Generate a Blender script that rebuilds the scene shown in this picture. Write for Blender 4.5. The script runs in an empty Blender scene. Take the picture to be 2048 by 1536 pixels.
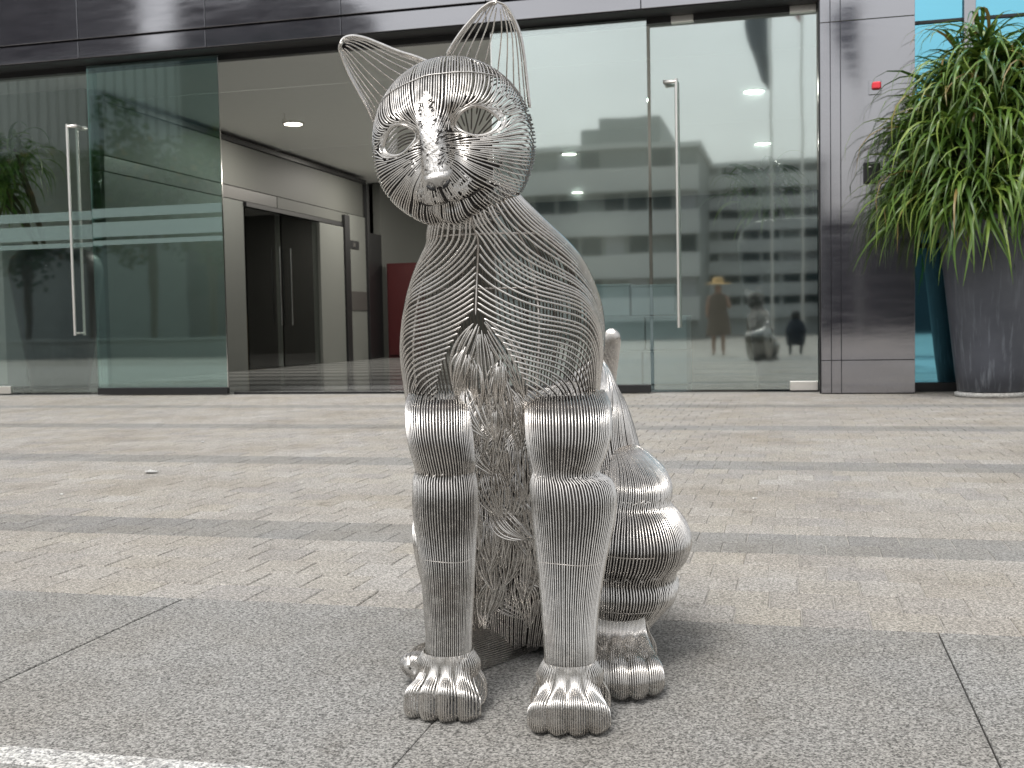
import bpy, bmesh, math, random
import numpy as np
from mathutils import Vector, Matrix

# ------------------------------------------------------------------ camera
D2R = math.radians
F, CX, CY, CAMH = 2230.0, 1024.0, 768.0, 0.8
YAW, PITCH, ROLL = D2R(14.15), D2R(-3.0), D2R(1.1)
FW = np.array([-math.sin(YAW) * math.cos(PITCH), math.cos(YAW) * math.cos(PITCH), math.sin(PITCH)])
_r = np.array([math.cos(YAW), math.sin(YAW), 0.0]); _u = np.cross(_r, FW)
RT = math.cos(ROLL) * _r - math.sin(ROLL) * _u
UP = math.sin(ROLL) * _r + math.cos(ROLL) * _u
CAM = np.array([0.0, 0.0, CAMH])
SC = bpy.context.scene
cd = bpy.data.cameras.new('camera'); cam = bpy.data.objects.new('camera', cd)
SC.collection.objects.link(cam)
cam.matrix_world = Matrix(((RT[0], UP[0], -FW[0], 0), (RT[1], UP[1], -FW[1], 0), (RT[2], UP[2], -FW[2], CAMH), (0, 0, 0, 1)))
cd.sensor_width = 36.0; cd.lens = F / 2048 * 36.0; cd.clip_start = 0.05; cd.clip_end = 1500
cd.dof.use_dof = True; cd.dof.focus_distance = 2.35; cd.dof.aperture_fstop = 13.0
SC.camera = cam

# ------------------------------------------------------------------ light
SUN_EL, SUN_AZ = D2R(62), D2R(200)
w = bpy.data.worlds.new('World'); SC.world = w; w.use_nodes = True
nt = w.node_tree; bg = nt.nodes['Background']
sky = nt.nodes.new('ShaderNodeTexSky'); sky.sky_type = 'NISHITA'; sky.sun_disc = False
sky.sun_elevation = SUN_EL; sky.sun_rotation = SUN_AZ; sky.air_density = 1.6; sky.dust_density = 5.0; sky.ozone_density = 1.0
hs = nt.nodes.new('ShaderNodeHueSaturation'); hs.inputs['Saturation'].default_value = 0.16
nt.links.new(sky.outputs[0], hs.inputs['Color'])
_tc = nt.nodes.new('ShaderNodeTexCoord'); _cn = nt.nodes.new('ShaderNodeTexNoise'); _cn.inputs['Scale'].default_value = 2.6; _cn.inputs['Detail'].default_value = 6; _cn.inputs['Roughness'].default_value = .55
_mp = nt.nodes.new('ShaderNodeMapping'); _mp.inputs['Scale'].default_value = (1, 1, 2.2); nt.links.new(_tc.outputs['Generated'], _mp.inputs[0]); nt.links.new(_mp.outputs[0], _cn.inputs['Vector'])
_cr = nt.nodes.new('ShaderNodeMapRange'); _cr.inputs[1].default_value = .3; _cr.inputs[2].default_value = .7; _cr.inputs[3].default_value = .86; _cr.inputs[4].default_value = 1.12; nt.links.new(_cn.outputs['Fac'], _cr.inputs[0])
_cm = nt.nodes.new('ShaderNodeMix'); _cm.data_type = 'RGBA'; _cm.blend_type = 'MULTIPLY'; _cm.inputs[0].default_value = 1; nt.links.new(hs.outputs[0], _cm.inputs[6]); nt.links.new(_cr.outputs[0], _cm.inputs[7])
nt.links.new(_cm.outputs[2], bg.inputs[0])
bg.inputs[1].default_value = 0.13
sl = bpy.data.lights.new('sun', 'SUN'); sl.energy = 1.1; sl.angle = D2R(18); sl.color = (1, .97, .93)
so = bpy.data.objects.new('sun', sl); SC.collection.objects.link(so)
_sd = Vector((math.sin(SUN_AZ) * math.cos(SUN_EL), math.cos(SUN_AZ) * math.cos(SUN_EL), math.sin(SUN_EL)))
so.rotation_euler = _sd.to_track_quat('Z', 'Y').to_euler(); so.location = (0, 0, 30)
vs = SC.view_settings; vs.view_transform = 'Standard'; vs.look = 'None'; vs.gamma = 1; vs.exposure = 0.62
vs.use_curve_mapping = False
SC.render.engine = 'CYCLES'
cy = SC.cycles; cy.use_denoising = True; cy.max_bounces = 10; cy.transparent_max_bounces = 16
cy.glossy_bounces = 5; cy.diffuse_bounces = 4; cy.caustics_reflective = False; cy.caustics_refractive = False
cy.sample_clamp_indirect = 6
try: cy.denoiser = 'OPENIMAGEDENOISE'
except Exception: pass

RNG = random.Random(7); NR = np.random.default_rng(11)

# ------------------------------------------------------------------ pixel helpers (photograph 2048x1536 -> world, at a real depth)
def ray(x, y): return FW + RT * (x - CX) / F + UP * (CY - y) / F
def P(x, y, z): return CAM + ray(x, y) * z
def gnd(x, y, h=0.0):
    r = ray(x, y); return CAM + r * ((h - CAMH) / r[2])
def fac(x, y, Y):
    r = ray(x, y); return CAM + r * (Y / r[1])
def wallx(x, y, X):
    r = ray(x, y); return CAM + r * (X / r[0])

# ------------------------------------------------------------------ object helpers
COL = SC.collection
def tag(o, label=None, cat=None, group=None, kind=None):
    if label: o['label'] = label
    if cat: o['category'] = cat
    if group: o['group'] = group
    if kind: o['kind'] = kind
    return o
def empty(name, loc=(0, 0, 0), label=None, cat=None, group=None, rz=0):
    o = bpy.data.objects.new(name, None); COL.objects.link(o); o.location = loc; o.rotation_euler = (0, 0, rz)
    o.empty_display_size = .1
    return tag(o, label, cat, group)
def link(name, me, parent=None, loc=None):
    o = bpy.data.objects.new(name, me); COL.objects.link(o)
    if parent is not None:
        o.parent = parent
        if not getattr(parent, 'keep', None):
            pass
    if loc is not None: o.location = loc
    return o
def mesh(name, V, Fc, mat, parent=None, smooth=False, world=True):
    """verts in world space; a child's mesh is shifted to its parents' space (parents here are only translated)."""
    me = bpy.data.meshes.new(name)
    V = np.asarray(V, float).reshape(-1, 3)
    if parent is not None and world: V = V - worldloc(parent)
    me.from_pydata(V.tolist(), [], Fc if isinstance(Fc, list) else Fc.tolist())
    if smooth: me.polygons.foreach_set('use_smooth', np.ones(len(me.polygons), bool))
    for m in (mat if isinstance(mat, (list, tuple)) else [mat]): me.materials.append(m)
    me.update()
    return link(name, me, parent)
def worldloc(o):
    v = np.zeros(3)
    while o is not None:
        v += np.array(o.location); o = o.parent
    return v
class MB:
    def __init__(s): s.v = []; s.f = []
    def add(s, V, Fc):
        n = len(s.v); s.v.extend([tuple(p) for p in V]); s.f.extend([tuple(i + n for i in f) for f in Fc]); return s
    def box(s, x0, x1, y0, y1, z0, z1, b=0.0):
        if b <= 0:
            V = [(x, y, z) for z in (z0, z1) for y in (y0, y1) for x in (x0, x1)]
            Fc = [(0, 2, 3, 1), (4, 5, 7, 6), (0, 1, 5, 4), (2, 6, 7, 3), (0, 4, 6, 2), (1, 3, 7, 5)]
            return s.add(V, Fc)
        bm = bmesh.new(); bmesh.ops.create_cube(bm, size=1)
        for v in bm.verts:
            v.co = Vector((x0 + (v.co.x + .5) * (x1 - x0), y0 + (v.co.y + .5) * (y1 - y0), z0 + (v.co.z + .5) * (z1 - z0)))
        bmesh.ops.bevel(bm, geom=list(bm.edges), offset=b, segments=1, affect='EDGES')
        bm.verts.index_update()
        s.add([v.co[:] for v in bm.verts], [[v.index for v in f.verts] for f in bm.faces]); bm.free(); return s
    def tube(s, pts, rad, n=8, closed=False):
        V, Fc = tubes([np.asarray(pts, float)], rad, n); return s.add(V, Fc.tolist())
    def lathe(s, prof, c=(0, 0, 0), n=32, cap=True):
        V = [(c[0] + r * math.cos(2 * math.pi * i / n), c[1] + r * math.sin(2 * math.pi * i / n), c[2] + z) for r, z in prof for i in range(n)]
        Fc = [(j * n + i, j * n + (i + 1) % n, (j + 1) * n + (i + 1) % n, (j + 1) * n + i) for j in range(len(prof) - 1) for i in range(n)]
        if cap: Fc += [tuple(range(n))[::-1], tuple((len(prof) - 1) * n + i for i in range(n))]
        return s.add(V, Fc)
    def build(s, name, mat, parent=None, smooth=False): return mesh(name, s.v, s.f, mat, parent, smooth)
def boxo(name, mat, parent, x0, x1, y0, y1, z0, z1, b=0.0): return MB().box(x0, x1, y0, y1, z0, z1, b).build(name, mat, parent)

def tubes(lines, rad, n=5, hints=None):
    """sweep a round wire along every polyline"""
    Vs, Fs, base = [], [], 0
    ca = np.cos(2 * np.pi * np.arange(n) / n); sa = np.sin(2 * np.pi * np.arange(n) / n)
    for k, L in enumerate(lines):
        L = np.asarray(L, float)
        if len(L) < 2: continue
        T = np.gradient(L, axis=0); T /= np.linalg.norm(T, axis=1, keepdims=True) + 1e-12
        ref = np.array([0.31, -0.83, 0.46]) if abs(T[:, :].mean(0) @ np.array([0.31, -0.83, 0.46])) < .8 else np.array([.9, .3, .2])
        A = np.empty_like(T); a = ref - T[0] * (ref @ T[0])
        for i in range(len(L)):
            a = a - T[i] * (a @ T[i]); nn = math.sqrt(a @ a)
            a = a / nn if nn > 1e-9 else ref
            A[i] = a
        B = np.cross(T, A)
        r = np.full(len(L), rad[k] if isinstance(rad, (list, np.ndarray)) else rad); r[0] *= .55; r[-1] *= .55
        ring = L[:, None, :] + r[:, None, None] * (A[:, None, :] * ca[None, :, None] + B[:, None, :] * sa[None, :, None])
        m = len(L); Vs.append(ring.reshape(-1, 3))
        i = np.arange(m - 1)[:, None] * n; j = np.arange(n)[None, :]; j2 = (j + 1) % n
        Fs.append((np.stack([i + j, i + j2, i + n + j2, i + n + j], -1) + base).reshape(-1, 4))
        base += m * n
    if not Vs: return np.zeros((0, 3)), np.zeros((0, 4), int)
    return np.concatenate(Vs), np.concatenate(Fs)
def wires(name, lines, rad, mat, parent, n=6):
    V, Fc = tubes(lines, rad, n)
    me = bpy.data.meshes.new(name); V = V - worldloc(parent)
    me.vertices.add(len(V)); me.vertices.foreach_set('co', V.ravel().astype(np.float32))
    me.loops.add(len(Fc) * 4); me.loops.foreach_set('vertex_index', Fc.ravel().astype(np.int32))
    me.polygons.add(len(Fc)); me.polygons.foreach_set('loop_start', (np.arange(len(Fc)) * 4).astype(np.int32))
    me.polygons.foreach_set('use_smooth', np.ones(len(Fc), bool))
    me.update(calc_edges=True); me.materials.append(mat)
    return link(name, me, parent)

# ------------------------------------------------------------------ materials
def newmat(name):
    m = bpy.data.materials.new(name); m.use_nodes = True
    return m, m.node_tree, m.node_tree.nodes['Principled BSDF']
def N(t, typ, **kw):
    n = t.nodes.new(typ)
    for k, v in kw.items():
        if k.startswith('i_'): n.inputs[k[2:].replace('_', ' ')].default_value = v
        else: setattr(n, k, v)
    return n
def ramp(t, fac, stops):
    r = t.nodes.new('ShaderNodeValToRGB'); el = r.color_ramp.elements
    while len(el) < len(stops): el.new(.5)
    for e, (p, c) in zip(el, stops): e.position = p; e.color = (*c, 1) if len(c) == 3 else c
    t.links.new(fac, r.inputs[0]); return r.outputs[0]
def objco(t, world=True):
    if world: return N(t, 'ShaderNodeNewGeometry').outputs['Position']
    return N(t, 'ShaderNodeTexCoord').outputs['Object']
def noise(t, co, scale, detail=4, rough=.6):
    n = N(t, 'ShaderNodeTexNoise'); n.inputs['Scale'].default_value = scale; n.inputs['Detail'].default_value = detail; n.inputs['Roughness'].default_value = rough
    if co is not None: t.links.new(co, n.inputs['Vector'])
    return n.outputs['Fac']
def mixc(t, fac, a, b, mode='MIX'):
    n = N(t, 'ShaderNodeMix', data_type='RGBA', blend_type=mode)
    for s, v in ((n.inputs[0], fac), (n.inputs[6], a), (n.inputs[7], b)):
        if hasattr(v, 'links'): t.links.new(v, s)
        else: s.default_value = v if not isinstance(v, tuple) else (*v, 1)
    return n.outputs[2]
def bump(t, b, h, strength=.3, dist=.002):
    n = N(t, 'ShaderNodeBump'); n.inputs['Strength'].default_value = strength; n.inputs['Distance'].default_value = dist
    t.links.new(h, n.inputs['Height']); t.links.new(n.outputs[0], b.inputs['Normal'])
def plain(name, col, rough=.6, metal=0.0, var=.15, scale=6.0, spec=.5, world=True):
    m, t, b = newmat(name); co = objco(t, world)
    f = noise(t, co, scale, 5)
    c = mixc(t, f, tuple(x * (1 - var) for x in col), tuple(min(1, x * (1 + var)) for x in col))
    t.links.new(c, b.inputs['Base Color']); b.inputs['Roughness'].default_value = rough; b.inputs['Metallic'].default_value = metal
    b.inputs['Specular IOR Level'].default_value = spec
    return m
def granite(name, dark, light, tint=(1, 1, 1), rnd=.1, blot=.25, fine=420, warm=0.0, rough=.8, island=False, mid=None):
    m, t, b = newmat(name); co = objco(t)
    vo = N(t, 'ShaderNodeTexVoronoi'); vo.inputs['Scale'].default_value = fine * 1.05; t.links.new(co, vo.inputs['Vector'])
    bw = N(t, 'ShaderNodeRGBToBW'); t.links.new(vo.outputs['Color'], bw.inputs[0])
    mr = N(t, 'ShaderNodeMapRange'); mr.inputs[1].default_value = .12; mr.inputs[2].default_value = .88; mr.inputs[3].default_value = .30; mr.inputs[4].default_value = .70; t.links.new(bw.outputs[0], mr.inputs[0])
    f1 = mr.outputs[0]; f2 = noise(t, co, fine * .40, 3, .7)
    s = N(t, 'ShaderNodeMath', operation='ADD'); t.links.new(f1, s.inputs[0]); t.links.new(f2, s.inputs[1])
    c = ramp(t, s.outputs[0], [(.39, dark), (.5, mid or tuple((a + b_) / 2 for a, b_ in zip(dark, light))), (.60, light)])
    # the ramp input spans 0..2, so halve it
    h = N(t, 'ShaderNodeMath', operation='MULTIPLY'); h.inputs[1].default_value = .5
    t.links.new(s.outputs[0], h.inputs[0])
    t.links.new(h.outputs[0], c.node.inputs[0])
    big = noise(t, co, 2.3, 4); c = mixc(t, big, c, (1 - blot,) * 3, 'MULTIPLY') if blot else c
    st = noise(t, co, 9.0, 6, .75)
    stm = ramp(t, st, [(.30, (.62, .60, .58)), (.42, (1, 1, 1))]); c = mixc(t, .75, c, stm, 'MULTIPLY')
    w1 = noise(t, co, 1.1, 5, .62); c = mixc(t, .8, c, ramp(t, w1, [(.30, (.74, .70, .645)), (.46, (.95, .93, .90)), (.60, (1, 1, 1)), (.78, (1.06, 1.05, 1.03))]), 'MULTIPLY')
    w2 = noise(t, co, 3.7, 3, .5); c = mixc(t, .6, c, ramp(t, w2, [(.25, (.55, .53, .50)), (.31, (1, 1, 1))]), 'MULTIPLY')
    if rnd:
        if island: rv = N(t, 'ShaderNodeNewGeometry').outputs['Random Per Island']
        else: rv = N(t, 'ShaderNodeObjectInfo').outputs['Random']
        rc = ramp(t, rv, [(0, (1 - rnd, 1 - rnd, 1 - rnd * .8)), (.35, (1, 1 - .02 * warm, 1 - .07 * warm)), (.7, (1 - rnd * .4, 1 - rnd * .5, 1 - rnd * .6)), (1, (1 + rnd * .5,) * 3)])
        c = mixc(t, 1.0, c, rc, 'MULTIPLY')
    t.links.new(c, b.inputs['Base Color']); b.inputs['Roughness'].default_value = rough; b.inputs['Specular IOR Level'].default_value = .25
    bump(t, b, f1, .25, .0015)
    return m
M = {}
M['slab'] = granite('slab_granite', (.08, .079, .076), (.45, .446, .43), rnd=.09, blot=.30, fine=265)
M['paver'] = granite('paver_granite', (.155, .149, .139), (.548, .526, .492), rnd=.11, blot=.30, warm=.9, fine=250)
M['paver_i'] = granite('paver_granite_far', (.155, .149, .139), (.548, .526, .492), rnd=.11, blot=.30, warm=.9, fine=250, island=True)
M['dark_paver'] = granite('dark_paver_granite', (.12, .118, .112), (.38, .375, .36), rnd=.10, blot=.2, fine=250)
M['dark_paver_i'] = granite('dark_paver_far', (.12, .118, .112), (.38, .375, .36), rnd=.10, blot=.2, fine=250, island=True)
M['kerb'] = granite('kerb_granite', (.16, .16, .16), (.72, .72, .70), rnd=.03, blot=.1, fine=200)
M['joint'] = plain('joint_sand', (.34, .325, .30), .95, var=.3, scale=30)
M['joint_dark'] = plain('joint_grit', (.05, .05, .05), .95, var=.3, scale=30)

def steel(name, base=(.73, .708, .678), rough=.17, dirt=.55):
    m, t, b = newmat(name); co = objco(t)
    f = noise(t, co, 55, 5, .7); g = noise(t, co, 7, 4, .65)
    c = ramp(t, f, [(.14, (.34, .30, .27)), (.30, tuple(x * .85 for x in base)), (.56, base), (.8, tuple(min(1, x * 1.10) for x in base))])
    c2 = ramp(t, g, [(.28, (.55, .50, .46)), (.42, (.93, .91, .89)), (.6, (1, 1, 1))]); c = mixc(t, dirt, c, c2, 'MULTIPLY')
    t.links.new(c, b.inputs['Base Color']); b.inputs['Metallic'].default_value = 1.0
    r = N(t, 'ShaderNodeMapRange'); r.inputs[1].default_value = .3; r.inputs[2].default_value = .7; r.inputs[3].default_value = rough - .08; r.inputs[4].default_value = rough + .16
    t.links.new(f, r.inputs[0]); t.links.new(r.outputs[0], b.inputs['Roughness'])
    bump(t, b, noise(t, co, 160, 3), .06, .001)
    return m
M['wire'] = steel('steel_wire')
M['weld'] = steel('weld_steel', (.62, .605, .585), .36, .6)
M['shaded_wire'] = steel('shaded_inner_wire', (.23, .215, .195), .36, .8)  # wire colour darkened to paint shade inside the body and head
_t = M['weld'].node_tree; bump(_t, _t.nodes['Principled BSDF'], noise(_t, objco(_t), 95, 5, .7), .8, .004)
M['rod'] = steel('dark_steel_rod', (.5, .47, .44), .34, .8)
M['gap_shade'] = plain('painted_gap_shade', (.022, .018, .016), .7, 0, .3, 20)  # near-black painted in for shade between wires, in the mouth and grooves
M['chrome'] = plain('brushed_chrome', (.80, .79, .77), .12, 1.0, .05, 20)
M['patch'] = plain('satin_steel', (.86, .84, .80), .34, 1.0, .05, 20)
M['black'] = plain('black_trim', (.012, .012, .013), .35, 0, .2)
M['blackmatte'] = plain('black_soffit', (.008, .008, .009), .6, 0, .2)

def stone():
    m, t, b = newmat('polished_dark_stone'); co = objco(t)
    mp = N(t, 'ShaderNodeMapping'); mp.inputs['Scale'].default_value = (.8, .8, 5.0); t.links.new(co, mp.inputs[0])
    f = noise(t, mp.outputs[0], 2.2, 6, .7); g = noise(t, co, 60, 3)
    c = ramp(t, f, [(.3, (.022, .021, .026)), (.6, (.034, .033, .040)), (.8, (.046, .044, .054))])
    c = mixc(t, .3, c, ramp(t, g, [(.3, (.4,) * 3), (.7, (1,) * 3)]), 'MULTIPLY')
    t.links.new(c, b.inputs['Base Color'])
    r = N(t, 'ShaderNodeMapRange'); r.inputs[1].default_value = .35; r.inputs[2].default_value = .7; r.inputs[3].default_value = .05; r.inputs[4].default_value = .10
    t.links.new(f, r.inputs[0]); t.links.new(r.outputs[0], b.inputs['Roughness'])
    b.inputs['IOR'].default_value = 3.9; b.inputs['Specular Tint'].default_value = (.95, .95, 1, 1)
    bump(t, b, f, .018, .01)
    return m
M['stone'] = stone()
def glassmat(name, tint, refl, rc=(1, 1, 1), rough=0.03):
    m = bpy.data.materials.new(name); m.use_nodes = True; t = m.node_tree
    t.nodes.remove(t.nodes['Principled BSDF']); out = t.nodes['Material Output']
    tr = N(t, 'ShaderNodeBsdfTransparent'); tr.inputs[0].default_value = (*tint, 1)
    gl = N(t, 'ShaderNodeBsdfGlossy'); gl.inputs[0].default_value = (*rc, 1); gl.inputs['Roughness'].default_value = rough
    fr = N(t, 'ShaderNodeFresnel'); fr.inputs[0].default_value = 1.5
    ad = N(t, 'ShaderNodeMath', operation='MULTIPLY_ADD', use_clamp=True); ad.inputs[1].default_value = 1.0; ad.inputs[2].default_value = refl - .04
    t.links.new(fr.outputs[0], ad.inputs[0])
    wv = noise(t, objco(t), .9, 2); bp = N(t, 'ShaderNodeBump'); bp.inputs['Strength'].default_value = .035; bp.inputs['Distance'].default_value = .02
    t.links.new(wv, bp.inputs['Height']); t.links.new(bp.outputs[0], gl.inputs['Normal'])
    mx = N(t, 'ShaderNodeMixShader'); t.links.new(ad.outputs[0], mx.inputs[0]); t.links.new(tr.outputs[0], mx.inputs[1]); t.links.new(gl.outputs[0], mx.inputs[2])
    t.links.new(mx.outputs[0], out.inputs[0]); return m
M['glass'] = glassmat('facade_glass', (.87, .93, .92), .33, (.93, 1, .99))
M['glass_door'] = glassmat('green_door_glass', (.76, .87, .85), .20, (.80, .98, .96))
M['glass_left'] = glassmat('weak_reflection_glass', (.90, .95, .94), .13, (.93, 1, .99))  # same glass as the facade; reflection weakened so the plant behind shows
M['glass_blue'] = glassmat('blue_window_glass', (.10, .25, .35), .62, (.30, .80, 1.0))
M['glass_in'] = glassmat('inner_glass', (.75, .8, .78), .10)
def frost():
    m = bpy.data.materials.new('frosted_film'); m.use_nodes = True; t = m.node_tree
    t.nodes.remove(t.nodes['Principled BSDF']); out = t.nodes['Material Output']
    tr = N(t, 'ShaderNodeBsdfTransparent'); tr.inputs[0].default_value = (.85, .95, .93, 1)
    df = N(t, 'ShaderNodeBsdfDiffuse'); df.inputs[0].default_value = (.20, .26, .25, 1)
    mx = N(t, 'ShaderNodeMixShader'); mx.inputs[0].default_value = .5
    t.links.new(tr.outputs[0], mx.inputs[1]); t.links.new(df.outputs[0], mx.inputs[2]); t.links.new(mx.outputs[0], out.inputs[0]); return m
M['frost'] = frost()
M['ceiling'] = plain('lobby_ceiling_paint', (.80, .80, .77), .8, 0, .03)
M['lobbywall'] = plain('lobby_wall_paint', (.12, .125, .115), .6, 0, .04)
M['lobbyback'] = plain('lobby_back_wall', (.075, .077, .07), .6, 0, .05)
M['lobbymid'] = plain('lobby_mid_wall', (.42, .44, .41), .6, 0, .06)
M['lobbyside'] = plain('lobby_side_wall', (.075, .08, .074), .5, 0, .06)
M['lobbydark'] = plain('lobby_dark_panel', (.06, .058, .055), .35, 0, .15)
M['lobbyfloor'] = plain('lobby_floor_stone', (.30, .305, .30), .12, 0, .3, 2.0)
M['lobbyfloor2'] = plain('lobby_floor_stripe', (.12, .122, .12), .12, 0, .2, 2.0)
M['wood'] = plain('lobby_brown_wood', (.12, .08, .04), .5, 0, .3)
M['red'] = plain('red_cabinet_paint', (.045, .004, .005), .45, 0, .1)
M['redlamp'] = plain('red_plastic', (.75, .04, .06), .4, 0, .05)
M['box'] = plain('pale_blue_box', (.76, .90, .92), .6, 0, .06)
M['signgreen'] = plain('exit_sign_green', (.02, .10, .07), .5, 0, .1)
def emis(name, col, s):
    m = bpy.data.materials.new(name); m.use_nodes = True; t = m.node_tree; b = t.nodes['Principled BSDF']
    b.inputs['Emission Color'].default_value = (*col, 1); b.inputs['Emission Strength'].default_value = s; return m
M['lamp'] = emis('downlight_glow', (1, .97, .86), 9.0)
def potmat(name, c0, c1, streak):
    m, t, b = newmat(name); co = objco(t)
    mp = N(t, 'ShaderNodeMapping'); mp.inputs['Scale'].default_value = (26, 26, .7); t.links.new(co, mp.inputs[0])
    f = noise(t, mp.outputs[0], 1.0, 4, .6); g = noise(t, co, 2.0, 5, .6)
    c = ramp(t, g, [(.3, c0), (.7, c1)])
    # lime streaks run down from mid height
    sx = N(t, 'ShaderNodeSeparateXYZ'); t.links.new(co, sx.inputs[0])
    hgt = N(t, 'ShaderNodeMapRange'); hgt.inputs[1].default_value = .0; hgt.inputs[2].default_value = .95; hgt.inputs[3].default_value = 1; hgt.inputs[4].default_value = .25
    t.links.new(sx.outputs[2], hgt.inputs[0])
    sm = ramp(t, f, [(.52, (0, 0, 0)), (.68, (1, 1, 1))]); mm = N(t, 'ShaderNodeMath', operation='MULTIPLY'); t.links.new(sm, mm.inputs[0]); t.links.new(hgt.outputs[0], mm.inputs[1])
    m2 = N(t, 'ShaderNodeMath', operation='MULTIPLY'); m2.inputs[1].default_value = streak; t.links.new(mm.outputs[0], m2.inputs[0])
    c = mixc(t, m2.outputs[0], c, (.20, .22, .25)); t.links.new(c, b.inputs['Base Color'])
    b.inputs['Roughness'].default_value = .42; bump(t, b, g, .2, .01); return m
M['pot'] = potmat('blue_grey_glaze', (.045, .050, .064), (.080, .086, .105), .85)
M['potdark'] = potmat('dark_glaze', (.012, .020, .028), (.022, .034, .044), .1)
M['soil'] = plain('soil', (.03, .022, .016), .95)
def leafmat(name, a, b_, c_):
    m, t, b = newmat(name)
    r = N(t, 'ShaderNodeNewGeometry').outputs['Random Per Island']; r2 = N(t, 'ShaderNodeObjectInfo').outputs['Random']
    s = N(t, 'ShaderNodeMath', operation='ADD'); t.links.new(r, s.inputs[0]); t.links.new(r2, s.inputs[1])
    fr = N(t, 'ShaderNodeMath', operation='FRACT'); t.links.new(s.outputs[0], fr.inputs[0])
    c = ramp(t, fr.outputs[0], [(0, a), (.6, b_), (.93, c_), (.965, (.24, .17, .06))])
    f = noise(t, objco(t), 4, 3); c = mixc(t, f, c, (.75, .78, .7), 'MULTIPLY')
    t.links.new(c, b.inputs['Base Color']); b.inputs['Roughness'].default_value = .38; b.inputs['Specular IOR Level'].default_value = .4
    b.inputs['Subsurface Weight'].default_value = 0
    tl = N(t, 'ShaderNodeBsdfTranslucent'); t.links.new(c, tl.inputs[0])
    mx = N(t, 'ShaderNodeMixShader'); mx.inputs[0].default_value = .22; t.links.new(b.outputs[0], mx.inputs[1]); t.links.new(tl.outputs[0], mx.inputs[2])
    t.links.new(mx.outputs[0], t.nodes['Material Output'].inputs[0]); return m
M['leaf'] = leafmat('strap_leaf', (.038, .088, .016), (.105, .19, .028), (.23, .31, .065))
M['leaf_in'] = leafmat('indoor_strap_leaf', (.12, .24, .05), (.20, .34, .07), (.34, .46, .12))
M['treeleaf'] = leafmat('tree_leaf', (.03, .07, .02), (.05, .10, .03), (.08, .13, .04))
M['bark'] = plain('bark', (.10, .075, .05), .9, 0, .3, 12)
M['white_conc'] = plain('white_render', (.62, .64, .63), .8, 0, .08, .5)
M['grey_conc'] = plain('grey_concrete', (.30, .32, .31), .8, 0, .12, .5)
M['dark_conc'] = plain('dark_cladding', (.05, .052, .058), .6, 0, .15, .5)
M['winglass'] = plain('window_dark_glass', (.04, .055, .06), .08, 0, .2)
M['finmat'] = plain('grey_fin', (.40, .41, .42), .5, 0, .15, .5)
M['navy'] = plain('navy_flag', (.03, .05, .10), .7, 0, .1)
M['redflag'] = plain('red_flag', (.40, .05, .04), .7, 0, .1)
M['skin'] = plain('skin', (.45, .28, .20), .5, 0, .05)
M['straw'] = plain('straw_hat', (.62, .40, .16), .8, 0, .1, 30)
M['tan'] = plain('tan_cloth', (.16, .12, .095), .9, 0, .1)
M['darkcloth'] = plain('dark_cloth', (.02, .025, .035), .9, 0, .15)
M['hair'] = plain('dark_hair', (.015, .012, .01), .6)

# ------------------------------------------------------------------ GROUND
GY, SY = 12.80, 12.40                       # glass plane and stone front of the facade
grd = mesh('ground', [(-300, -300, -.03), (300, -300, -.03), (300, 300, -.03), (-300, 300, -.03)], [(0, 1, 2, 3)], M['joint'])
tag(grd, kind='structure')
paving = tag(empty('paving', (0, 0, 0)), kind='structure')
# big granite slabs in front, light kerb strip
def slabs(x_edges, y0, y1, mat, name, gap=.0016, top=0.0, gp=None):
    for a, b_ in zip(x_edges[:-1], x_edges[1:]):
        ga = gp.get(round(a, 2), gap) if gp else gap; gb = gp.get(round(b_, 2), gap) if gp else gap
        o = boxo(name, mat, paving, a + ga, b_ - gb, y0 + gap, y1 - gap, -.028, top + NR.uniform(-.0006, .0006), .0018)
xe = [-.712 + 1.067 * k for k in range(-6, 6)]
slabs(xe, 1.825, 2.975, M['slab'], 'slab', gp={-1.78: .0042, -.71: .0007, .35: .0018, .36: .0018})
slabs([-.3 + 1.2 * k for k in range(-3, 3)], 1.745, 1.825, M['kerb'], 'kerb_stone', top=.004)
slabs([-.712 + 1.067 * k for k in range(-3, 3)], .6, 1.745, M['slab'], 'slab')
boxo('joint_bed', M['joint_dark'], paving, -8, 6, .5, 2.976, -.0295, -.010)
boxo('joint_bed', M['joint'], paving, -16, 6, 2.977, 12.655, -.0295, -.0045)
# square setts
PITX, PITY = .178, .1843
def row_kind(r):   # 12-row rhythm: two dark rows, ten light rows
    if r < 5: return 0
    return 1 if (r - 5) % 12 < 2 else 0
def unit_paver(nm, mat):
    mb = MB().box(-.0872, .0872, -.0905, .0905, -.028, 0, .0028); me = bpy.data.meshes.new(nm)
    me.from_pydata(mb.v, [], mb.f); me.materials.append(mat); return me
PM = [unit_paver('paver', M['paver']), unit_paver('paver_dark', M['dark_paver'])]
cells = []
y, r = 2.975, 0
while y < 14.5 and r < 56:
    off = .02 if r % 2 == 0 else .098
    off += [0, .012, -.008, .004][r % 4]
    yc = y + PITY / 2
    for k in range(-95, 40):
        xc = off + .089 + k * PITX
        if xc < -1.02 * yc - .6 or xc > .26 * yc + .5: continue
        if yc > 12.66: continue
        cells.append((r, xc, yc))
    y += PITY; r += 1
def seen(c):
    d = np.array([c[1], c[2], 0]) - CAM; z = d @ FW; px = CX + F * (d @ RT) / z; py = CY - F * (d @ UP) / z
    hid = 840 < px < 1230 and py < 1240
    return -40 < px < 2090 and not hid
vis = [c for c in cells if seen(c)]; vis.sort(key=lambda c: c[1] ** 2 + c[2] ** 2)
near = set(vis[:298])
fm = [MB(), MB()]
ub = MB().box(-.0872, .0872, -.0905, .0905, -.028, 0, .0028)
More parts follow.
